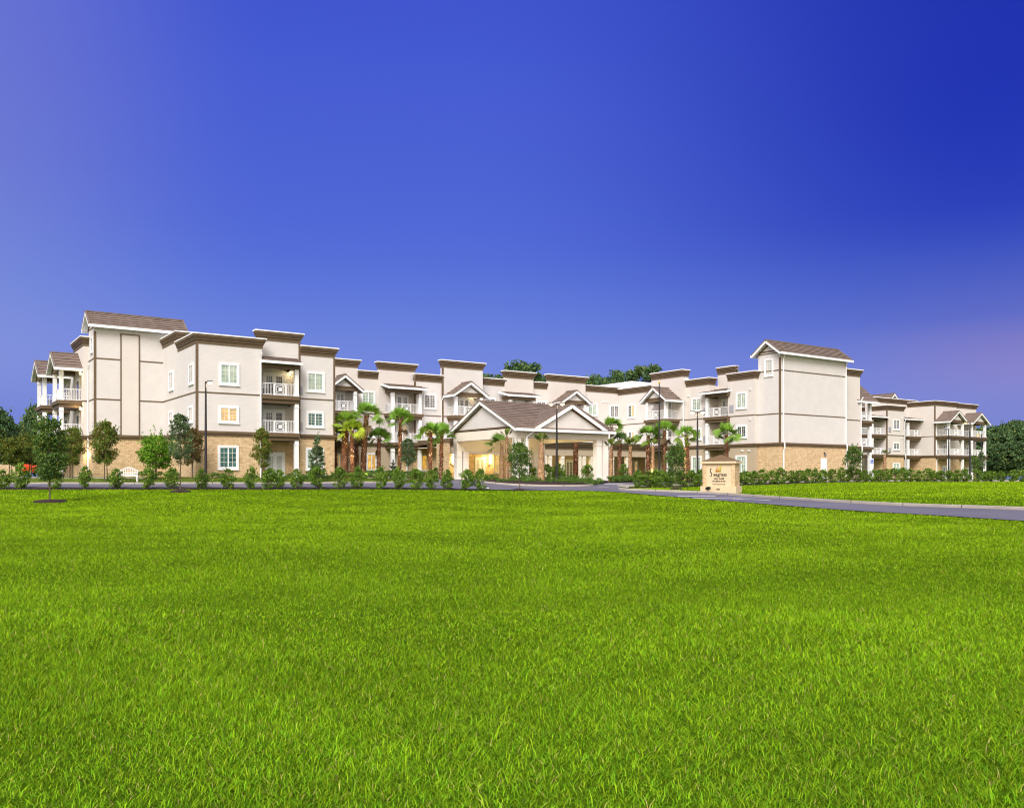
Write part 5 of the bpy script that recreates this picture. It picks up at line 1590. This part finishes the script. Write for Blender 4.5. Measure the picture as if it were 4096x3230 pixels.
ribbon([(-.20, 1.34), (-.05, 1.40), (.03, 1.35)], [.02, .09, .02], 'emblem_orange', 'emblem')
ribbon([(.08, 1.32), (.09, 1.45), (.07, 1.58), (.10, 1.70), (.14, 1.80), (.18, 1.81)], [.10, .13, .10, .05, .025, .01], 'emblem_green', 'emblem')
ribbon([(.08, 1.33), (.13, 1.48), (.16, 1.60), (.22, 1.65), (.26, 1.63)], [.06, .08, .05, .025, .01], 'emblem_green', 'emblem')
ribbon([(-.26, 1.315), (.24, 1.31)], [.006, .012, .006], 'emblem_orange', 'emblem')
# floodlight in the grass before the sign
x2, y2 = x - .52 * math.cos(R(-35)) - .95 * math.sin(R(35)), y - .52 * math.sin(R(-35)) - .95 * math.cos(R(35))
t = thing('floodlight', 'small black floodlight on a stake before the sign base', 'floodlight', (x2, y2, T1(x2, y2)), R(-35))
mb = MB(); mb.tube([(0, 0, -.1), (0, 0, .22)], .022, 8); mb.lathe([(.0, .07), (.09, .07), (.09, .12), (0, .12)], 12); mb.build('stake', 'black_plastic', t)
mb = MB(); mb.bar((-.02, -.10, .27), (.02, .10, .33), .24, .15); mb.bar((0, .09, .325), (0, .13, .335), .27, .18); mb.build('lamp_housing', 'black_plastic', t)
for k, (px, py, lb) in enumerate(((1951, 1953, 'round lit ground light at the lawn edge left of the bed'), (1806, 1949, 'round lit ground light behind the hedge before the entrance'))):
    gxx, gyy, gz = ground(px, 62.6)
    t = thing('ground_light', lb, 'light', (gxx, gyy, gz + .05))
    mb = MB(); mb.lathe([(.13, -.05), (.13, .03), (.09, .04)], 16); mb.build('rim', 'pole_bronze', t)
    mb = MB(); mb.lathe([(.10, .03), (.07, .06), (0, .07)], 16); mb.build('lens', 'lamp_glow', t)

# garden uplights at the palm bases: they give the trunks and lower fronds their warm light in the photograph
for k, (px, d, lb) in enumerate(((1396, 77.6, 'garden uplight at the feet of the left palm group'), (1465, 78.6, 'garden uplight at the foot of the tallest left palm'), (1600, 79.6, 'garden uplight below the slender palm by the fountain'), (1742, 80.4, 'garden uplight between the pair of palms at the entrance wall'),
                                 (2166, 74.8, 'garden uplight below the stout young palm'), (2602, 81.6, 'garden uplight below the palm left of the flagpole'), (2752, 80.6, 'garden uplight below the palm by the double lamp'))):
    gxx, gyy, gz = ground(px, d)
    t = thing('ground_light', lb, 'light', (gxx, gyy, gz + .05), 0, 'garden uplights')
    mb = MB(); mb.lathe([(.09, -.05), (.09, .10), (.07, .11)], 14); mb.build('rim', 'pole_bronze', t)
    mb = MB(); mb.lathe([(.07, .09), (0, .10)], 14); mb.build('lens', 'lamp_glow', t)
    ld = bpy.data.lights.new('uplight', 'SPOT'); ld.energy = 420; ld.color = (1, .74, .36); ld.spot_size = R(62); ld.spot_blend = .8; ld.shadow_soft_size = .07
    lo = bpy.data.objects.new('uplight', ld); COL.objects.link(lo); lo.parent = t; lo.location = (0, 0, .16); lo.rotation_euler = (R(180 - 22), 0, 0)

# accessible parking sign
x, y, z = ground(3487, 106)
t = thing('parking_sign', 'small blue and white accessible parking sign on a post', 'sign', (x, y, z))
Hs = EYE + (HY - 1838) * 106 / FPX - z
mb = MB(); mb.tube([(0, 0, -.1), (0, 0, Hs)], .03, 8); mb.build('post', 'white_paint', t)
mb = MB(); mb.box(-.16, .16, -.045, -.03, Hs - .50, Hs); mb.build('plate', 'sign_blue', t)
mb = MB(); mb.tube([(.0 + .09 * math.cos(a), -.052, Hs - .32 + .09 * math.sin(a)) for a in [R(130 + 260 * k / 10) for k in range(11)]], .014, 6)
mb.bar((-.03, -.052, Hs - .10), (-.01, -.052, Hs - .26), .03, .02); mb.bar((-.01, -.052, Hs - .26), (.06, -.052, Hs - .27), .03, .02); mb.bar((.06, -.052, Hs - .27), (.10, -.052, Hs - .37), .03, .02)
mb.tube([(-.035, -.05, Hs - .09), (-.035, -.05, Hs - .04)], .028, 8); mb.build('wheelchair_symbol', 'white_paint', t)
mb = MB(); mb.box(-.16, .16, -.045, -.03, Hs - .72, Hs - .52); mb.build('plate', 'white_paint', t)

# wooden fence and the orange truck at the far left
x, y, z = ground(32, 100)
t = thing('wooden_fence', 'pale wooden board fence at the far left behind the trees', 'fence', (x, y, z), R(4))
mb = MB()
for k in range(22):
    u = -1.6 + k * .15; mb.box(u, u + .135, -.02, .02, -.2, 1.45 + .03 * math.sin(k * 7.))
mb.build('boards', 'fence_wood', t)
mb = MB(); mb.box(-1.6, 1.7, .02, .07, .3, .4); mb.box(-1.6, 1.7, .02, .07, 1.1, 1.2); mb.build('rails', 'fence_wood', t)
x, y, z = ground(134, 99)
t = thing('box_truck', 'orange and white box truck parked behind the left trees', 'truck', (x, y, z), R(28))
mb = MB(); mb.box(-1.1, 1.1, -1.2, 3.2, .55, 1.55); mb.build('body', 'orange_paint', t)
mb = MB(); mb.box(-1.105, 1.105, -.8, 2.8, .98, 1.24); mb.build('stripe', 'white_paint', t)
mb = MB(); mb.add([(-1.0, -2.9, .5), (1.0, -2.9, .5), (1.0, -1.2, .5), (-1.0, -1.2, .5), (-1.0, -2.9, 1.05), (1.0, -2.9, 1.05), (1.0, -1.2, 1.75), (-1.0, -1.2, 1.75), (-.95, -2.1, 1.7), (.95, -2.1, 1.7)],
                  [(0, 1, 5, 4), (1, 2, 6, 9, 5), (3, 0, 4, 8, 7), (2, 3, 7, 6), (4, 5, 9, 8), (8, 9, 6, 7), (0, 1, 2, 3)]); mb.build('cab', 'orange_paint', t)
mb = MB(); mb.add([(-.9, -2.82, 1.1), (.9, -2.82, 1.1), (.85, -2.16, 1.66), (-.85, -2.16, 1.66)], [(0, 1, 2, 3)]); mb.build('windscreen', 'pane_dark', t)
for sx_ in (-1, 1):
    for yy in (-2.1, 2.1):
        mb = MB(); mb.tube([(sx_ * .78, yy, .36), (sx_ * 1.02, yy, .36)], .37, 18); w_ = mb.build('wheel', 'tyre_rubber', t)
        mb = MB(); mb.tube([(sx_ * 1.0, yy, .36), (sx_ * 1.04, yy, .36)], .18, 12); mb.build('rim', 'vent_grey', w_)

# ------------------------------------------------------------------ grass
def fbm(x, y, s):
    return (np.sin(x * .9 * s + 1.3 * np.sin(y * .7 * s)) + np.sin(y * 1.1 * s + 1.7 * np.sin(x * .6 * s + 2)) + .6 * np.sin(2.3 * s * x + 1.9 * s * y + 1) + .6 * np.sin(2.9 * s * y - 1.7 * s * x)) / 3.2
NR, FRD = resample(ROAD_NEAR, 200), resample(ROAD_FAR, 200)
HRr = resample(HEDGE_R, 200)
def on_lawn(x, y):
    xn = np.interp(y, NR[:, 1], NR[:, 0])
    back = 59.75 + np.clip((x + 3) / 7, 0, 1) * 1.7
    return (x < xn - .06) & (y < back) | (x < xn - .06) & (y < 60) & (y < back)
def on_verge(x, y):
    xf = np.interp(y, FRD[:, 1], FRD[:, 0])
    hy = np.interp(x, HRr[:, 0], HRr[:, 1])
    nose = np.interp(y, [62, 66, 70, 74], [8.15, 8.7, 9.4, 9.9])
    return (x > np.where(y < 62, xf, nose) + .10) & (y < hy - .75)
def on_strip(x, y):
    return (y > 65.6 + np.clip((x + 20) / 9, 0, 1) * 2.2) & (y < 73.5) & (x < -9.6) & (x > -60)
def blades(n_try, y0, y1, cond, h, w, segs, g, tint_f, half=.68, xr=None, lean=(.5, 1.5), logy=False, side=0):
    if logy: y = np.exp(g.uniform(math.log(y0), math.log(y1), n_try))              # density falls with the square of the distance, width grows with it
    elif side: y = np.exp(g.uniform(math.log(y0), math.log(y1), n_try))
    else: y = np.sqrt(g.uniform(y0 ** 2, y1 ** 2, n_try)) if xr is None else g.uniform(y0, y1, n_try)
    x = g.uniform(-1, 1, n_try) * y * half if xr is None else g.uniform(*xr, n_try)
    if side: x = np.sign(x) * (.66 * y + g.uniform(0, side, n_try))        # strips of lawn just outside the picture
    m = cond(x, y); x, y = x[m], y[m]; n = len(x)
    z = T(x, y)
    hh = (h if not callable(h) else h(y)) * g.uniform(.5, 1.5, n) * (1 + .35 * fbm(x, y, .9)); ww = (w if not callable(w) else w(y)) * g.uniform(.6, 1.3, n)
    az = g.uniform(0, 2 * np.pi, n) + 1.2 * fbm(x, y, .35); ln = g.uniform(*lean, n) * (1 + .35 * fbm(x + 9, y, .9))
    d = np.c_[np.cos(az), np.sin(az), np.zeros(n)]
    fa = az + np.pi / 2 + g.normal(0, .5, n)
    s = np.c_[np.cos(fa), np.sin(fa), np.zeros(n)] * ww[:, None] / 2
    B = np.c_[x, y, z - .01]
    up = np.array([0, 0, 1.])
    tip = B + d * (hh * np.sin(ln))[:, None] * 1.1 + up * (hh * np.cos(ln))[:, None]
    mid = B + d * (hh * np.sin(ln))[:, None] * .38 + up * (hh * np.cos(ln))[:, None] * .62
    tint = tint_f(x, y, n, g)
    if segs == 2:
        V = np.stack([B - s, B + s, mid + s * .85, mid - s * .85, tip], 1).reshape(-1, 3)
        i = np.arange(n)[:, None] * 5
        F = np.concatenate([i + [0, 1, 2], i + [0, 2, 3], i + [3, 2, 4]], 0)
        return V, F, np.repeat(tint, 5, 0)
    V = np.stack([B - s, B + s, tip], 1).reshape(-1, 3)
    i = np.arange(n)[:, None] * 3
    return V, i + [0, 1, 2], np.repeat(tint, 3, 0)
def green_tint(x, y, n, g):
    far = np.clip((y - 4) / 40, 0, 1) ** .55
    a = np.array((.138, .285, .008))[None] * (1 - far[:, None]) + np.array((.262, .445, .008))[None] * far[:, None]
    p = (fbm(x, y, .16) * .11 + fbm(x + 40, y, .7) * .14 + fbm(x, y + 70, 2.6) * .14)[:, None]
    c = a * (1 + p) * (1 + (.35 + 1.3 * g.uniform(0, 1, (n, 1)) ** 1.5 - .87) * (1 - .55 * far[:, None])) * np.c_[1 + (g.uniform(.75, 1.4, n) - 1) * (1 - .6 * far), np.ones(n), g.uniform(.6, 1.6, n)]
    dry = g.uniform(0, 1, n) < .03
    c[dry] = np.array((.46, .40, .12)) * g.uniform(.6, 1.2, (dry.sum(), 1))
    return c
def dull_tint(x, y, n, g):
    return np.array((.21, .25, .06)) * g.uniform(.7, 1.3, (n, 1))
gg = np.random.default_rng(3)
hf, wf = (lambda y: .046 + .0006 * y), (lambda y: .0009 + .00064 * y)
parts_ = [blades(210000, 3.0, 6.0, on_lawn, .050, .0047, 2, gg, green_tint), blades(7000, 3.0, 8.0, on_lawn, .090, .0055, 2, gg, green_tint),
          blades(285000, 6.0, 10.0, on_lawn, hf, wf, 2, gg, green_tint, logy=True), blades(1020000, 10.0, 61.6, on_lawn, hf, wf, 1, gg, green_tint, logy=True),
          blades(420000, 1.0, 61, on_lawn, lambda y: .06 + .0005 * y, lambda y: .020 + .0007 * y, 1, gg, green_tint, side=8.0),
          blades(130000, 20, 50, on_verge, .075, .030, 1, gg, green_tint, xr=(8, 62)), blades(230000, 50, 100, on_verge, .085, .045, 1, gg, green_tint, xr=(8, 62)),
          blades(60000, 65, 74, on_strip, .08, .06, 1, gg, dull_tint, xr=(-60, -9))]
Vs, Fs, Ts, off = [], [], [], 0
for v, f, tt in parts_:
    Vs.append(v); Fs.append(f + off); Ts.append(tt); off += len(v)
gr = link('grass', np_mesh('grass', np.concatenate(Vs), np.concatenate(Fs), ['grass_blade'], np.concatenate(Ts)))
tag(gr, 'bright green coarse lawn grass covering the foreground and verges', 'grass', None, 'stuff')
